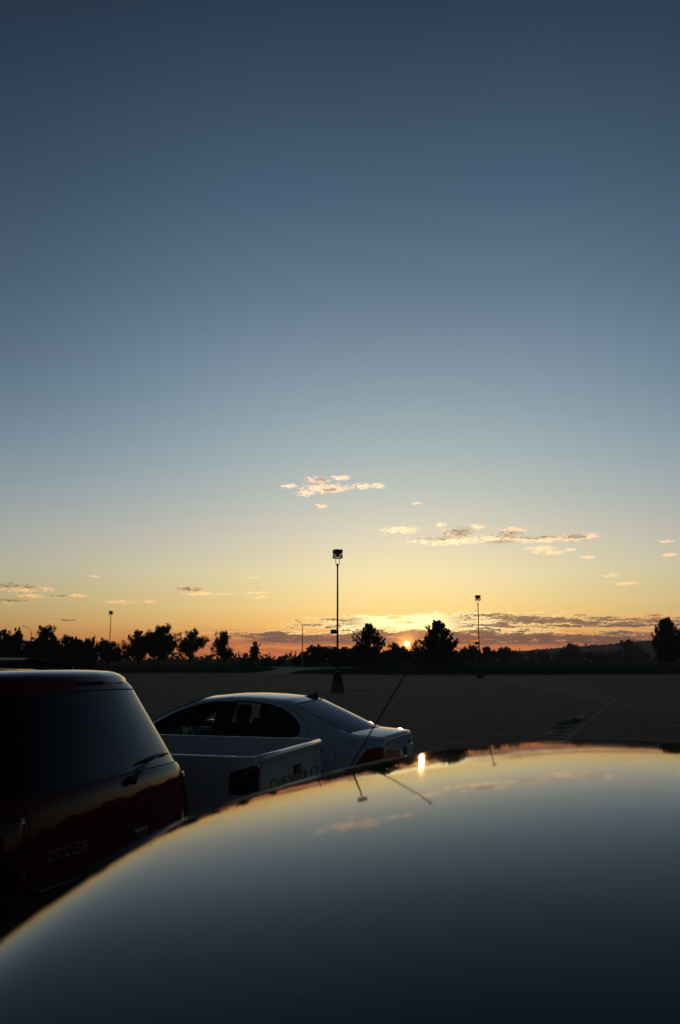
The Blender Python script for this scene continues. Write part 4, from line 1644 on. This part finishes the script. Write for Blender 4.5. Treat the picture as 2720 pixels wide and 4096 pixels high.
truck_bvh = None
for sgn in (1, -1):
    V, Fc = [], []
    xs = [-.03, -.02, 0, .03, .07, .12, .3, .7, 1.2, BL]
    n = 13
    for x in xs:
        V += bed_section(BW - (.10 if x < -.025 else (.03 if x < -.015 else 0)), sgn, max(x, -.03))
    for i in range(len(xs) - 1):
        for j in range(n - 1):
            Fc.append((i * n + j, i * n + j + 1, (i + 1) * n + j + 1, (i + 1) * n + j) if sgn > 0 else (i * n + j, (i + 1) * n + j, (i + 1) * n + j + 1, i * n + j + 1))
    Fc.append(tuple(range(n)) if sgn < 0 else tuple(reversed(range(n))))
    o = obj_py('bed_side', V, Fc, 'white', pk, smooth=True)
    o.data.set_sharp_from_angle(angle=math.radians(40))
    bmx = bmesh.new()
    bmx.from_mesh(o.data)
    tb = BVHTree.FromBMesh(bmx)
    bmx.free()
    # tail lamp wraps the corner
    ax, ay = .45, .35 * sgn
    ol = [(.175, BW, 1.005), (.16, BW, 1.02), (.0, BW - .01, 1.068), (-.03, BW - .075, 1.078), (-.03, BW - .085, .862), (.0, BW, .862), (.15, BW, .865), (.175, BW, .89)]
    pl = [(math.atan2(y * sgn - ay, x - ax), z) for x, y, z in ol]
    if sgn < 0:
        pl = [(p if p < 0 else p - 2 * PI, z) for p, z in pl]
    lampo = patch('tail_lamp', pl, cast_cyl(tb, ax, ay), 'lamp_dark', pk, .008, .03, .6)
    obj_py('reflector_strip', [(-.041, sgn * (BW - .082), 1.06), (-.041, sgn * (BW - .055), 1.055), (-.041, sgn * (BW - .055), 1.0), (-.041, sgn * (BW - .082), .99)], [(0, 1, 2, 3)], 'lamp_red', lampo)
box('bed_floor', (BL / 2, 0, .60), (BL, 2 * BW - .16, .05), 'white', pk)
for k in range(9):
    box('floor_rib', (BL / 2, -.6 + k * .15, .635), (BL - .1, .05, .02), 'white', pk, .006)
box('bed_front_wall', (BL - .01, 0, .87), (.05, 2 * BW - .2, .5), 'white', pk, .01)
box('front_rail', (BL - .01, 0, ZR - .006), (.09, 2 * BW - .18, .03), 'white', pk, .01)
for sgn in (1, -1):
    box('wheel_housing', (.95, sgn * (BW - .2), .74), (.8, .2, .25), 'white', pk, .06)
# tailgate: outer skin with rolled top edge
TWL, TWR = .735, -.735
V, Fc = [], []
prof_t = [(-.055, .66), (-.052, .72), (-.045, .90), (-.036, 1.03), (-.036, 1.075), (-.046, 1.09), (-.05, 1.115), (-.042, ZR - .002), (-.025, ZR + .006), (.0, ZR + .002), (.008, ZR - .02), (.008, .66)]
ys_t = [TWL, TWL - .012, TWL - .03, .3, 0, -.3, TWR + .03, TWR + .012, TWR]
for k, y in enumerate(ys_t):
    e = {0: .02, 8: .02, 1: .006, 7: .006}.get(k, 0)
    bow = -.012 * (1 - (y / TWL) ** 2)
    for x, z in prof_t:
        V.append((x + (e if x < -.02 else -e * .3) + (bow if x < -.02 else 0), y, z - (e * .8 if z > 1.1 else 0)))
n = len(prof_t)
for i in range(len(ys_t) - 1):
    for j in range(n):
        Fc.append((i * n + j, (i + 1) * n + j, (i + 1) * n + (j + 1) % n, i * n + (j + 1) % n))
Fc.append(tuple(range(n)))
Fc.append(tuple(reversed(range((len(ys_t) - 1) * n, len(ys_t) * n))))
tg = obj_py('tailgate', V, Fc, 'white', pk, smooth=True)
tg.data.set_sharp_from_angle(angle=math.radians(38))
bmx = bmesh.new()
bmx.from_mesh(tg.data)
bmesh.ops.recalc_face_normals(bmx, faces=bmx.faces)
tgb = BVHTree.FromBMesh(bmx)
bmx.free()
trf = cast_rear(tgb)
letters('CHEVROLET', lambda a, b: trf(.535 - a, .858 - .016 * a + b), .086, .074, .133, .0155, 'gold', tg)
P, nn = trf(-.045, .962)
box('handle_recess', (P.x - .002, -.045, .962), (.012, .178, .078), 'plastic', tg, .004)
box('handle_paddle', (P.x - .012, -.045, .950), (.012, .135, .040), 'rubber', tg, .005)
box('rear_bumper', (-.13, 0, .52), (.16, 1.6, .2), 'chrome', pk, .03)
box('hitch_bar', (-.08, 0, .40), (.1, 1.0, .07), 'plastic', pk)


# cab, hidden in the photograph behind the wagon
def cab_st(x, zc, w=.80):
    zb = .98
    t = zc - zb
    return [(x, w * .86, .30), (x, w * .98, .36), (x, w, .60), (x, w, .82), (x, w * .985, zb - .04), (x, w * .965, zb), (x, w * .965 - .16 * min(1, t / .55), zb + t * .86), (x, w * .62, zb + t * .96), (x, w * .3, zb + t * .995), (x, 0, zc)]


CX = [1.93, 2.02, 2.5, 2.9, 3.15, 3.62, 3.75, 4.4, 4.75]
CZ = [1.54, 1.57, 1.585, 1.57, 1.46, 1.06, 1.035, .98, .80]
CS = []
for x, zc in zip(CX, CZ):
    if x < 3.6:
        CS.append(cab_st(x, zc))
    else:
        w = I(x, [3.6, 4.4, 4.75], [.80, .79, .72])
        zb = I(x, [3.6, 4.4, 4.75], [.97, .90, .74])
        CS.append([(x, w * .86, .30), (x, w * .98, .36), (x, w, .60), (x, w, .78), (x, w * .985, zb - .05), (x, w * .95, zb), (x, w * .85, zb + (zc - zb) * .5), (x, w * .7, zb + (zc - zb) * .8), (x, w * .35, zc), (x, 0, zc)])


def cab_reg(kind, a, b):
    if kind == 's':
        x0, x1 = CX[a], CX[a + 1]
        if b == 5 and x0 >= 2.0 and x1 <= 3.2:
            return 'side'
        if b >= 7 and x0 >= 3.1 and x1 <= 3.63:
            return 'front'
    if kind == 'r' and a >= 5 and b >= 7:
        return 'rear'
    return 'body'


m2, nm = lattice(CS, 7, cab_reg)
_, cbv = split_shell(m2, nm, {'body': ('cab', 'white', 0), 'side': ('side_window', 'dark_glass', .004), 'front': ('windscreen', 'dark_glass', .004), 'rear': ('rear_window', 'dark_glass', .004)}, pk)
for sgn in (1, -1):
    box('door_mirror', (3.25, sgn * .93, 1.08), (.1, .2, .15), 'plastic', pk, .03)
    box('headlamp', (4.72, sgn * .58, .70), (.1, .3, .14), 'chrome', pk, .02)
    for x in (.95, 4.0):
        wheel(pk, x, sgn * .72, .33)
        bm = bmesh.new()
        add_tube(bm, [(x + math.cos(a) * .39, sgn * .815, .33 + math.sin(a) * .39) for a in [PI * t / 14 for t in range(15)]], .02, 6)
        obj_bm('wheel_arch', bm, 'plastic', pk, True)
box('front_bumper', (4.78, 0, .50), (.16, 1.55, .2), 'chrome', pk, .03)
box('grille', (4.765, 0, .70), (.05, .8, .13), 'plastic', pk, .01)

# ------------------------------------------------------------------ wagons (shared builder)
def wagon_shell(root, XW, wf, zbf, topf, railf, g6f, colour, dy=0, rear_tilt=None, glass='dark_glass', reg=None, hood=3.55):
    ST = []
    for x in XW:
        w, zb, zt = wf(x), zbf(x), topf(x)
        y7, z7 = railf(x)
        y6, z6 = g6f(x)
        ax = rear_tilt if (rear_tilt and x == XW[0]) else (lambda j: 0)
        f = [(x, w * .90, .36), (x, w * .985, .44), (x, w * 1.0, .75), (x, w * 1.003, .98), (x, w * .975, zb - .03), (x, w * .925, zb + .005), (x, y6, z6), (x, y7, z7), (x, y7 * .72, z7 + (zt - z7) * .62), (x, y7 * .36, z7 + (zt - z7) * .93), (x, 0, zt)]
        f = [(p[0] + ax(j), p[1], p[2]) for j, p in enumerate(f)]
        ST.append(f)
    return ST


dg_ = vehicle('sport_utility_vehicle', 'dark red four-wheel-drive wagon seen from behind at the left edge, rear wiper on the tailgate', 'car', 2.65, 4.38)
XD = [0.0, .18, .55, .75, 1.35, 1.45, 2.25, 2.35, 3.05, 3.35, 3.75, 3.95, 4.5, 4.78]
dW = lambda x: I(x, [0, .18, .5, 3.5, 4.5, 4.78], [.945, .975, .975, .965, .90, .80])
dB = lambda x: I(x, [0, 2, 3.4, 3.95, 4.5, 4.78], [1.195, 1.18, 1.15, 1.10, 1.02, .86])
dT = lambda x: I(x, [0, .18, .55, 1.2, 2.5, 3.05, 3.35, 3.75, 3.95, 4.5, 4.78], [1.765, 1.785, 1.80, 1.81, 1.80, 1.74, 1.58, 1.30, 1.17, 1.09, .90])
dR = lambda x: (I(x, [0, .55, 3.05, 3.75, 3.95, 4.5, 4.78], [.60, .64, .64, .72, .74, .72, .62]), dT(x) - I(x, [0, .55, 3.05, 3.75, 3.95, 4.78], [.045, .055, .055, .05, .05, .04]))
dG = lambda x: (I(x, [0, .55, 3.05, 3.75, 3.95, 4.5, 4.78], [.645, .70, .71, .80, .84, .80, .68]), I(x, [0, .55, 2.3, 3.05, 3.35, 3.75, 3.95, 4.5, 4.78], [1.665, 1.66, 1.66, 1.62, 1.48, 1.21, 1.12, 1.04, .88]))
# the tailgate leans: lower rows sit further back than the window rows
rows_x = [.02, 0, -.01, 0, .03, .06, .27, .30, .30, .30, .30]
STD = wagon_shell(dg_, XD, dW, dB, dT, dR, dG, 'red', rear_tilt=lambda j: rows_x[j])
STD[1] = [(x + max(0, rows_x[j] * .75), y, z) for j, (x, y, z) in enumerate(STD[1])]


def dur_rear(r, c, x, y, z):
    yf = {8: .70, 9: .36, 10: 0.0}[c]
    y = STD[0][r][1] * yf
    xb = STD[0][r][0] - .085 * (1 - yf ** 2.4)
    zz = STD[0][r][2] + .018 * (1 - yf ** 2) * (1 if 4 <= r <= 6 else 0)
    return xb, y, zz


STD[0] = [(x - (.0 if j < 8 else {8: .045, 9: .078, 10: .085}[j]), y, z) for j, (x, y, z) in enumerate(STD[0])]


def dur_reg(kind, a, b):
    if kind == 's' and b == 5:
        x0, x1 = XD[a], XD[a + 1]
        if x0 >= .54 and x1 <= 1.36 or x0 >= 1.44 and x1 <= 2.26 or x0 >= 2.34 and x1 <= 3.40:
            return 'side'
    if kind == 's' and b >= 7 and XD[a] >= 3.0 and XD[a + 1] <= 3.96:
        return 'front'
    if kind == 'r' and a == 5:
        return 'rear'
    if kind == 's' and a == 0 and b == 5:
        return 'rear'
    return 'body'


m2, nm = lattice(STD, 7, dur_reg, dur_rear, levels=3)
mdur, dbv = split_shell(m2, nm, {'body': ('body', 'red', 0), 'side': ('side_window', 'dark_glass', .004), 'front': ('windscreen', 'dark_glass', .004), 'rear': ('rear_window', 'dark_glass', .0015)}, dg_)
drf = cast_rear(dbv)
# spoiler above the rear window
V, Fc = [], []
ysp = [.665, .65, .57, .38, .12, -.12, -.38, -.57, -.65, -.665]
for y in ysp:
    t = abs(y) / .665
    xt = .20 + .16 * t ** 3.2
    dz = -.02 * t ** 3 - (.02 if t > .99 else 0)
    for x, z in ((.74, 1.79), (.60, 1.800), (max(.45, xt + .1), 1.795), (xt + .07, 1.780), (xt + .025, 1.757), (xt, 1.722), (xt + .012, 1.690), (xt + .07, 1.675), (.50, 1.67)):
        V.append((x, y, z + dz))
n = 9
for i in range(len(ysp) - 1):
    for j in range(n):
        Fc.append((i * n + j, (i + 1) * n + j, (i + 1) * n + (j + 1) % n, i * n + (j + 1) % n))
Fc.append(tuple(range(n)))
Fc.append(tuple(reversed(range(9 * n, 10 * n))))
sp = obj_py('spoiler', V, Fc, 'red', dg_, smooth=True)
bmx = bmesh.new(); bmx.from_mesh(sp.data); bmesh.ops.recalc_face_normals(bmx, faces=bmx.faces); bmx.to_mesh(sp.data); bmx.free()
sp.data.set_sharp_from_angle(angle=math.radians(50))
box('brake_lamp', (.222, 0, 1.722), (.05, .26, .016), 'lamp_dark', sp)
# roof rails
for sgn in (1, -1):
    y = sgn * .62
    pts = [(.72, y, 1.76), (.76, y, 1.80), (.88, y, 1.832), (1.15, y, 1.856), (1.6, y, 1.868), (2.3, y, 1.862), (2.75, y, 1.82), (2.86, y, 1.76)]
    tube('roof_rail', pts, [.012, .015, .016, .016, .016, .016, .015, .012], 'plastic', dg_, 8)
for x in (1.1, 2.1):
    tube('rack_crossbar', [(x, -.61, 1.853), (x, 0, 1.858), (x, .61, 1.853)], .013, 'plastic', dg_, 8)
# rear wiper
def on_rear(y, z, off):
    P, nn = drf(y, z)
    return P + nn * off


bm = bmesh.new()
pv = on_rear(-.06, 1.178, .02)
add_lathe(bm, [(.0, -.03), (.02, -.025), (.024, 0), (.022, .02)], 'Z', 14)
bmesh.ops.rotate(bm, verts=bm.verts, cent=(0, 0, 0), matrix=Matrix.Rotation(-PI / 2, 3, 'Y'))
bmesh.ops.translate(bm, verts=bm.verts, vec=pv)
wpv = obj_bm('wiper_pivot', bm, 'plastic', dg_, True)
wa = tube('wiper_arm', [on_rear(-.03, 1.165, .03), on_rear(-.08, 1.185, .04), on_rear(-.24, 1.215, .045), on_rear(-.42, 1.256, .03)], [.010, .013, .007, .005], 'plastic', dg_, 6)
tube('wiper_blade', [on_rear(-.22, 1.255, .02), on_rear(-.34, 1.263, .024), on_rear(-.42, 1.265, .026), on_rear(-.54, 1.266, .022), on_rear(-.665, 1.260, .012)], [.006, .010, .012, .009, .005], 'rubber', wa, 6)
# badges
ch = mdur['body'][0]
letters('DODGE', lambda a, b: drf(.665 - a, .90 + b), .046, .042, .062, .006, 'chrome', dg_, off=.002)
letters('4X4', lambda a, b: drf(-.765 - a, .855 + b), .028, .034, .042, .006, 'chrome', dg_, slant=.35)
# tailgate handle and plate recess
P = on_rear(-.10, .895, .0)
hd = box('tailgate_handle', (P.x - .012, -.10, .90), (.03, .15, .045), 'plastic', dg_, .012)
box('handle_rim', (P.x - .028, -.10, .882), (.006, .10, .006), 'lamp_red', hd, .003)
P = on_rear(.1, .72, 0)
plt2 = box('licence_plate', (P.x - .008, .0, .70), (.008, .31, .155), 'plate', dg_, .003)
for k in range(6):
    box('plate_mark', (-.0055, .105 - k * .042, -.008), (.002, .022, .06), 'plate_ink', plt2)
for sgn in (1, -1):
    ax, ay = .6, .45 * sgn
    ol = [(.16, .95, 1.12), (.03, .87, 1.13), (.01, .80, 1.12), (-.0, .79, .84), (.03, .88, .82), (.16, .95, .83)]
    pl = [(math.atan2(y * sgn - ay, x - ax), z) for x, y, z in ol]
    if sgn < 0:
        pl = [(p if p < 0 else p - 2 * PI, z) for p, z in pl]
    patch('tail_lamp', pl, cast_cyl(dbv, ax, ay), 'lamp_dark', dg_, .01, .03, .6)
    gap([(.0, .77 * sgn, 1.16), (-.0, .77 * sgn, 1.0), (-.01, .765 * sgn, .8), (-.01, .76 * sgn, .62)], dbv, dg_, .0035)
    gap([(1.40, .9 * sgn, 1.19), (1.42, .96 * sgn, .9), (1.42, .95 * sgn, .5)], dbv, dg_, .003)
    gap([(2.30, .9 * sgn, 1.19), (2.32, .96 * sgn, .9), (2.32, .95 * sgn, .5)], dbv, dg_, .003)
    gap([(3.40, .9 * sgn, 1.16), (3.42, .96 * sgn, .9), (3.40, .95 * sgn, .5)], dbv, dg_, .003)
    box('door_mirror', (3.30, sgn * 1.03, 1.20), (.11, .2, .17), 'plastic', dg_, .04)
    box('headlamp', (4.66, sgn * .64, .86), (.14, .32, .17), 'chrome', dg_, .04)
    for x in (.98, 3.92):
        wheel(dg_, x, sgn * .86, .37, .24)
        bm = bmesh.new()
        add_tube(bm, [(x + math.cos(a) * .43, sgn * .955, .38 + math.sin(a) * .43) for a in [PI * t / 14 for t in range(15)]], .03, 6)
        obj_bm('wheel_arch', bm, 'red', dg_, True)
bm = bmesh.new()
yb = [.93, .90, .6, .2, -.2, -.6, -.90, -.93]
V, Fc = [], []
for y in yb:
    xo = -.16 + .16 * (abs(y) / .93) ** 5
    for x, z in ((.05, .80), (xo + .03, .80), (xo, .775), (xo - .01, .62), (xo + .02, .52), (.05, .50)):
        V.append((x, y, z))
for i in range(7):
    for j in range(5):
        Fc.append((i * 6 + j, (i + 1) * 6 + j, (i + 1) * 6 + j + 1, i * 6 + j + 1))
bm.free()
rb = obj_py('rear_bumper', V, Fc, 'plastic', dg_, smooth=True)
rb.data.set_sharp_from_angle(angle=math.radians(40))
box('bumper_step_pad', (-.09, 0, .805), (.09, 1.66, .012), 'plastic', rb, .004)
box('front_bumper', (4.80, 0, .58), (.18, 1.8, .26), 'grey_steel', dg_, .05)
box('grille', (4.79, 0, .86), (.05, .85, .2), 'plastic', dg_, .01)

# ------------------------------------------------------------------ the car in the foreground, under the camera
OCF, OCR = -2.65, .66
oc = vehicle('minivan', 'dark glossy car filling the foreground, its curved roof mirroring the sunrise and clouds', 'car', OCF, OCR)
RC = [-0.10679, 0.04147, 0.17591, -0.3101, -0.1201, -0.12927, -0.03355, -0.12674, -0.15064, -0.14496, 0.01372, 0.06603, 0.1307, 0.01615, 0.2755]
RE = [(0, 0), (1, 0), (0, 1), (2, 0), (1, 1), (0, 2), (3, 0), (2, 1), (1, 2), (0, 3), (4, 0), (2, 2), (0, 4), (3, 1), (1, 3)]
RQ = [0.75933, -0.1881, 1.84842, -1.61217, 4.9874]
RS = 1.6


def roof_raw(u, v):
    """crowned skin with a rounded rim; returns height and distance beyond the rim"""
    z = sum(c_ * u ** i * v ** j for c_, (i, j) in zip(RC, RE))
    du, dv = u + .6, v - .1
    ph = min(max(math.atan2(dv, du), .06), .92)
    d = math.hypot(du, dv) - (RQ[0] + RQ[1] * ph + RQ[2] * ph ** 2 + RQ[3] * ph ** 3)
    w = .01248
    dd = w * float(np.logaddexp(0, d / w))
    drop = RQ[4] * dd * dd if dd < .11 else RQ[4] * (.0121 + .22 * (dd - .11))
    return z - drop, d


def roof_z(U, Vv):
    u, v = U / RS, Vv / RS
    uc, vc = max(u, -.075), max(v, .11)
    z, d = roof_raw(uc, vc)
    if u < uc:
        g = (roof_raw(uc + .01, .35)[0] - roof_raw(uc - .01, .35)[0]) / .02
        z += min(g, .06) * (u - uc) * math.exp(-(uc - u) * 2.5) - .02 * (uc - u) ** 2
        if d > 0:
            pass
    if v < vc:
        g = (roof_raw(uc, vc + .01)[0] - roof_raw(uc, vc - .01)[0]) / .02
        z += g * (v - vc) - 5 * (vc - v) ** 2
    return EYE + RS * z, d


us = list(np.linspace(-2.45, -.3, 30)) + list(np.linspace(-.285, .80, 110))
vs_ = list(np.linspace(-.03, 1.42, 130))
V, Fc, D_ = [], [], []
for u in us:
    for v in vs_:
        z, d = roof_z(u, v)
        V.append((u - OCF, OCR - v, z))
        D_.append(d)
nv = len(vs_)
for i in range(len(us) - 1):
    for j in range(nv - 1):
        a = i * nv + j
        if max(D_[a], D_[a + 1], D_[a + nv], D_[a + nv + 1]) < .15:
            Fc.append((a, a + nv, a + nv + 1, a + 1))
rf_ = obj_py('roof', V, Fc, 'own', oc, smooth=True)
bmx = bmesh.new(); bmx.from_mesh(rf_.data)
bmesh.ops.delete(bmx, geom=[v for v in bmx.verts if not v.link_faces], context='VERTS')
bmx.to_mesh(rf_.data); bmx.free()
XO = [0.0, .2, .6, 1.3, 1.4, 2.2, 2.3, 2.9, 3.2, 3.55, 3.95, 4.5, 4.8]
oT = lambda x: I(x, [0, .2, .6, 2.5, 2.9, 3.05, 3.25, 3.55, 3.95, 4.5, 4.8], [1.64, 1.67, 1.68, 1.68, 1.60, 1.50, 1.37, 1.22, 1.08, 1.0, .82])
oW = lambda x: I(x, [0, .2, .6, 3.6, 4.5, 4.8], [.90, .94, .95, .95, .90, .80])
oB = lambda x: I(x, [0, 2, 3.55, 3.95, 4.5, 4.8], [1.12, 1.10, 1.08, 1.02, .93, .78])
oR = lambda x: (I(x, [0, 3.2, 3.95, 4.8], [.57, .57, .70, .6]), oT(x) - .07)
oG = lambda x: (I(x, [0, 3.2, 3.95, 4.8], [.64, .64, .8, .66]), max(oB(x) + .03, oT(x) - .14))
rows_o = [.02, 0, 0, 0, .02, .05, .20, .24, .24, .24, .24]
STO = wagon_shell(oc, XO, oW, oB, oT, oR, oG, 'own', rear_tilt=lambda j: rows_o[j])
STO[1] = [(x + max(0, rows_o[j] * .8), y, z) for j, (x, y, z) in enumerate(STO[1])]


def own_reg(kind, a, b):
    if kind == 's' and b == 5:
        x0, x1 = XO[a], XO[a + 1]
        if x0 >= .59 and x1 <= 1.31 or x0 >= 1.39 and x1 <= 2.21 or x0 >= 2.29 and x1 <= 3.3:
            return 'side'
    if kind == 's' and b >= 7 and XO[a] >= 2.85 and XO[a + 1] <= 3.96:
        return 'front'
    if kind == 'r' and a == 5:
        return 'rear'
    return 'body'


m2, nm = lattice(STO, 7, own_reg)
_, obv = split_shell(m2, nm, {'body': ('body', 'own', 0), 'side': ('side_window', 'dark_glass', .004), 'front': ('windscreen', 'dark_glass', .004), 'rear': ('rear_window', 'dark_glass', .004)}, oc)
for sgn in (1, -1):
    box('tail_lamp', (.0, sgn * .80, .95), (.06, .14, .3), 'lamp_red', oc, .02)
    box('headlamp', (4.68, sgn * .62, .78), (.16, .34, .16), 'chrome', oc, .04)
    box('door_mirror', (3.35, sgn * 1.02, 1.12), (.11, .2, .15), 'own', oc, .04)
    for x in (.95, 3.9):
        wheel(oc, x, sgn * .85, .34, .22)
        bm = bmesh.new()
        add_tube(bm, [(x + math.cos(a) * .39, sgn * .95, .34 + math.sin(a) * .39) for a in [PI * t / 14 for t in range(15)]], .022, 6)
        obj_bm('wheel_arch', bm, 'plastic', oc, True)
# whip aerial on the far front wing, raked back
TIP = at(1669, 2617, 1.30)
MID = at(1403, 3062, 1.36)
dirn = (MID - TIP)
BASE = TIP + dirn * ((1.12 - TIP.z) / dirn.z)
inv = Matrix.Rotation(-(PI - HD), 4, 'Z') @ Matrix.Translation(-oc.location)
aer = thing('aerial', None, None)
aer.parent = oc
tube('aerial_mast', [inv @ p for p in (BASE, BASE.lerp(TIP, .3), BASE.lerp(TIP, .7), TIP)], [.0024, .0019, .0015, .0012], 'plastic', aer, 8)
bm = bmesh.new()
bmesh.ops.create_uvsphere(bm, u_segments=12, v_segments=8, radius=.0032)
bmesh.ops.translate(bm, verts=bm.verts, vec=inv @ TIP)
obj_bm('aerial_tip', bm, 'plastic', aer, True)
B_ = inv @ BASE
lathe('aerial_base', [(.022, -.06), (.02, -.01), (.012, .012), (.004, .02)], 'plastic', aer, loc=B_, seg=12)

# ------------------------------------------------------------------ far parked cars on the field road
def far_car(px, dist, yaw, mat, label, roofh=1.45):
    g = at(px, HOR, dist)
    o = thing('parked_car', label, 'car', (g.x, g.y, .05), yaw, 'tiny cars parked across the field')
    prof_c = [(-2.1, .3), (-2.15, .75), (-1.9, .9), (-1.45, .95), (-.95, roofh - .05), (-.3, roofh), (.4, roofh - .03), (1.05, .98), (1.9, .85), (2.1, .6), (2.1, .3)]
    V, Fc = [], []
    for y, k in ((-.85, 1), (-.72, 1), (.72, 1), (.85, 1)):
        for x, z in prof_c:
            V.append((x * (1 if abs(y) < .8 else .98), y * (.8 if z > 1.1 else 1), z - (.05 if abs(y) > .8 and z > .8 else 0)))
    n = len(prof_c)
    for i in range(3):
        for j in range(n):
            Fc.append((i * n + j, (i + 1) * n + j, (i + 1) * n + (j + 1) % n, i * n + (j + 1) % n))
    Fc.append(tuple(range(n)))
    Fc.append(tuple(reversed(range(3 * n, 4 * n))))
    obj_py('body', V, Fc, mat, o, smooth=False)
    for s_ in (1, -1):
        obj_py('side_window', [(-1.2, s_ * .82, 1.0), (.85, s_ * .82, 1.0), (.3, s_ * .71, roofh - .12), (-.85, s_ * .71, roofh - .12)], [(0, 1, 2, 3)], 'dark_glass', o)
        for x in (-1.3, 1.3):
            wheel(o, x, s_ * .76, .31, .18)
    return o


far_car(2326, 470, .15, 'silver', 'tiny pale car beyond the field, left one of the pair under the far hill')
far_car(2367, 455, -.2, 'white', 'tiny white car beyond the field, right one of the pair under the far hill')
far_car(2445, 500, .1, 'red', 'tiny reddish car beyond the field, between the two round field trees')

# ------------------------------------------------------------------ morning haze
hz = bpy.data.materials.new('haze')
hz.use_nodes = True
hz.node_tree.nodes.clear()
pv_ = hz.node_tree.nodes.new('ShaderNodeVolumePrincipled')
pv_.inputs['Color'].default_value = (.75, .82, .9, 1)
pv_.inputs['Density'].default_value = HAZE
pv_.inputs['Anisotropy'].default_value = .3
ho = hz.node_tree.nodes.new('ShaderNodeOutputMaterial')
hz.node_tree.links.new(pv_.outputs[0], ho.inputs['Volume'])
tag(box('haze', (0, 650, 24.5), (4600, 1900, 51), hz), kind='stuff')
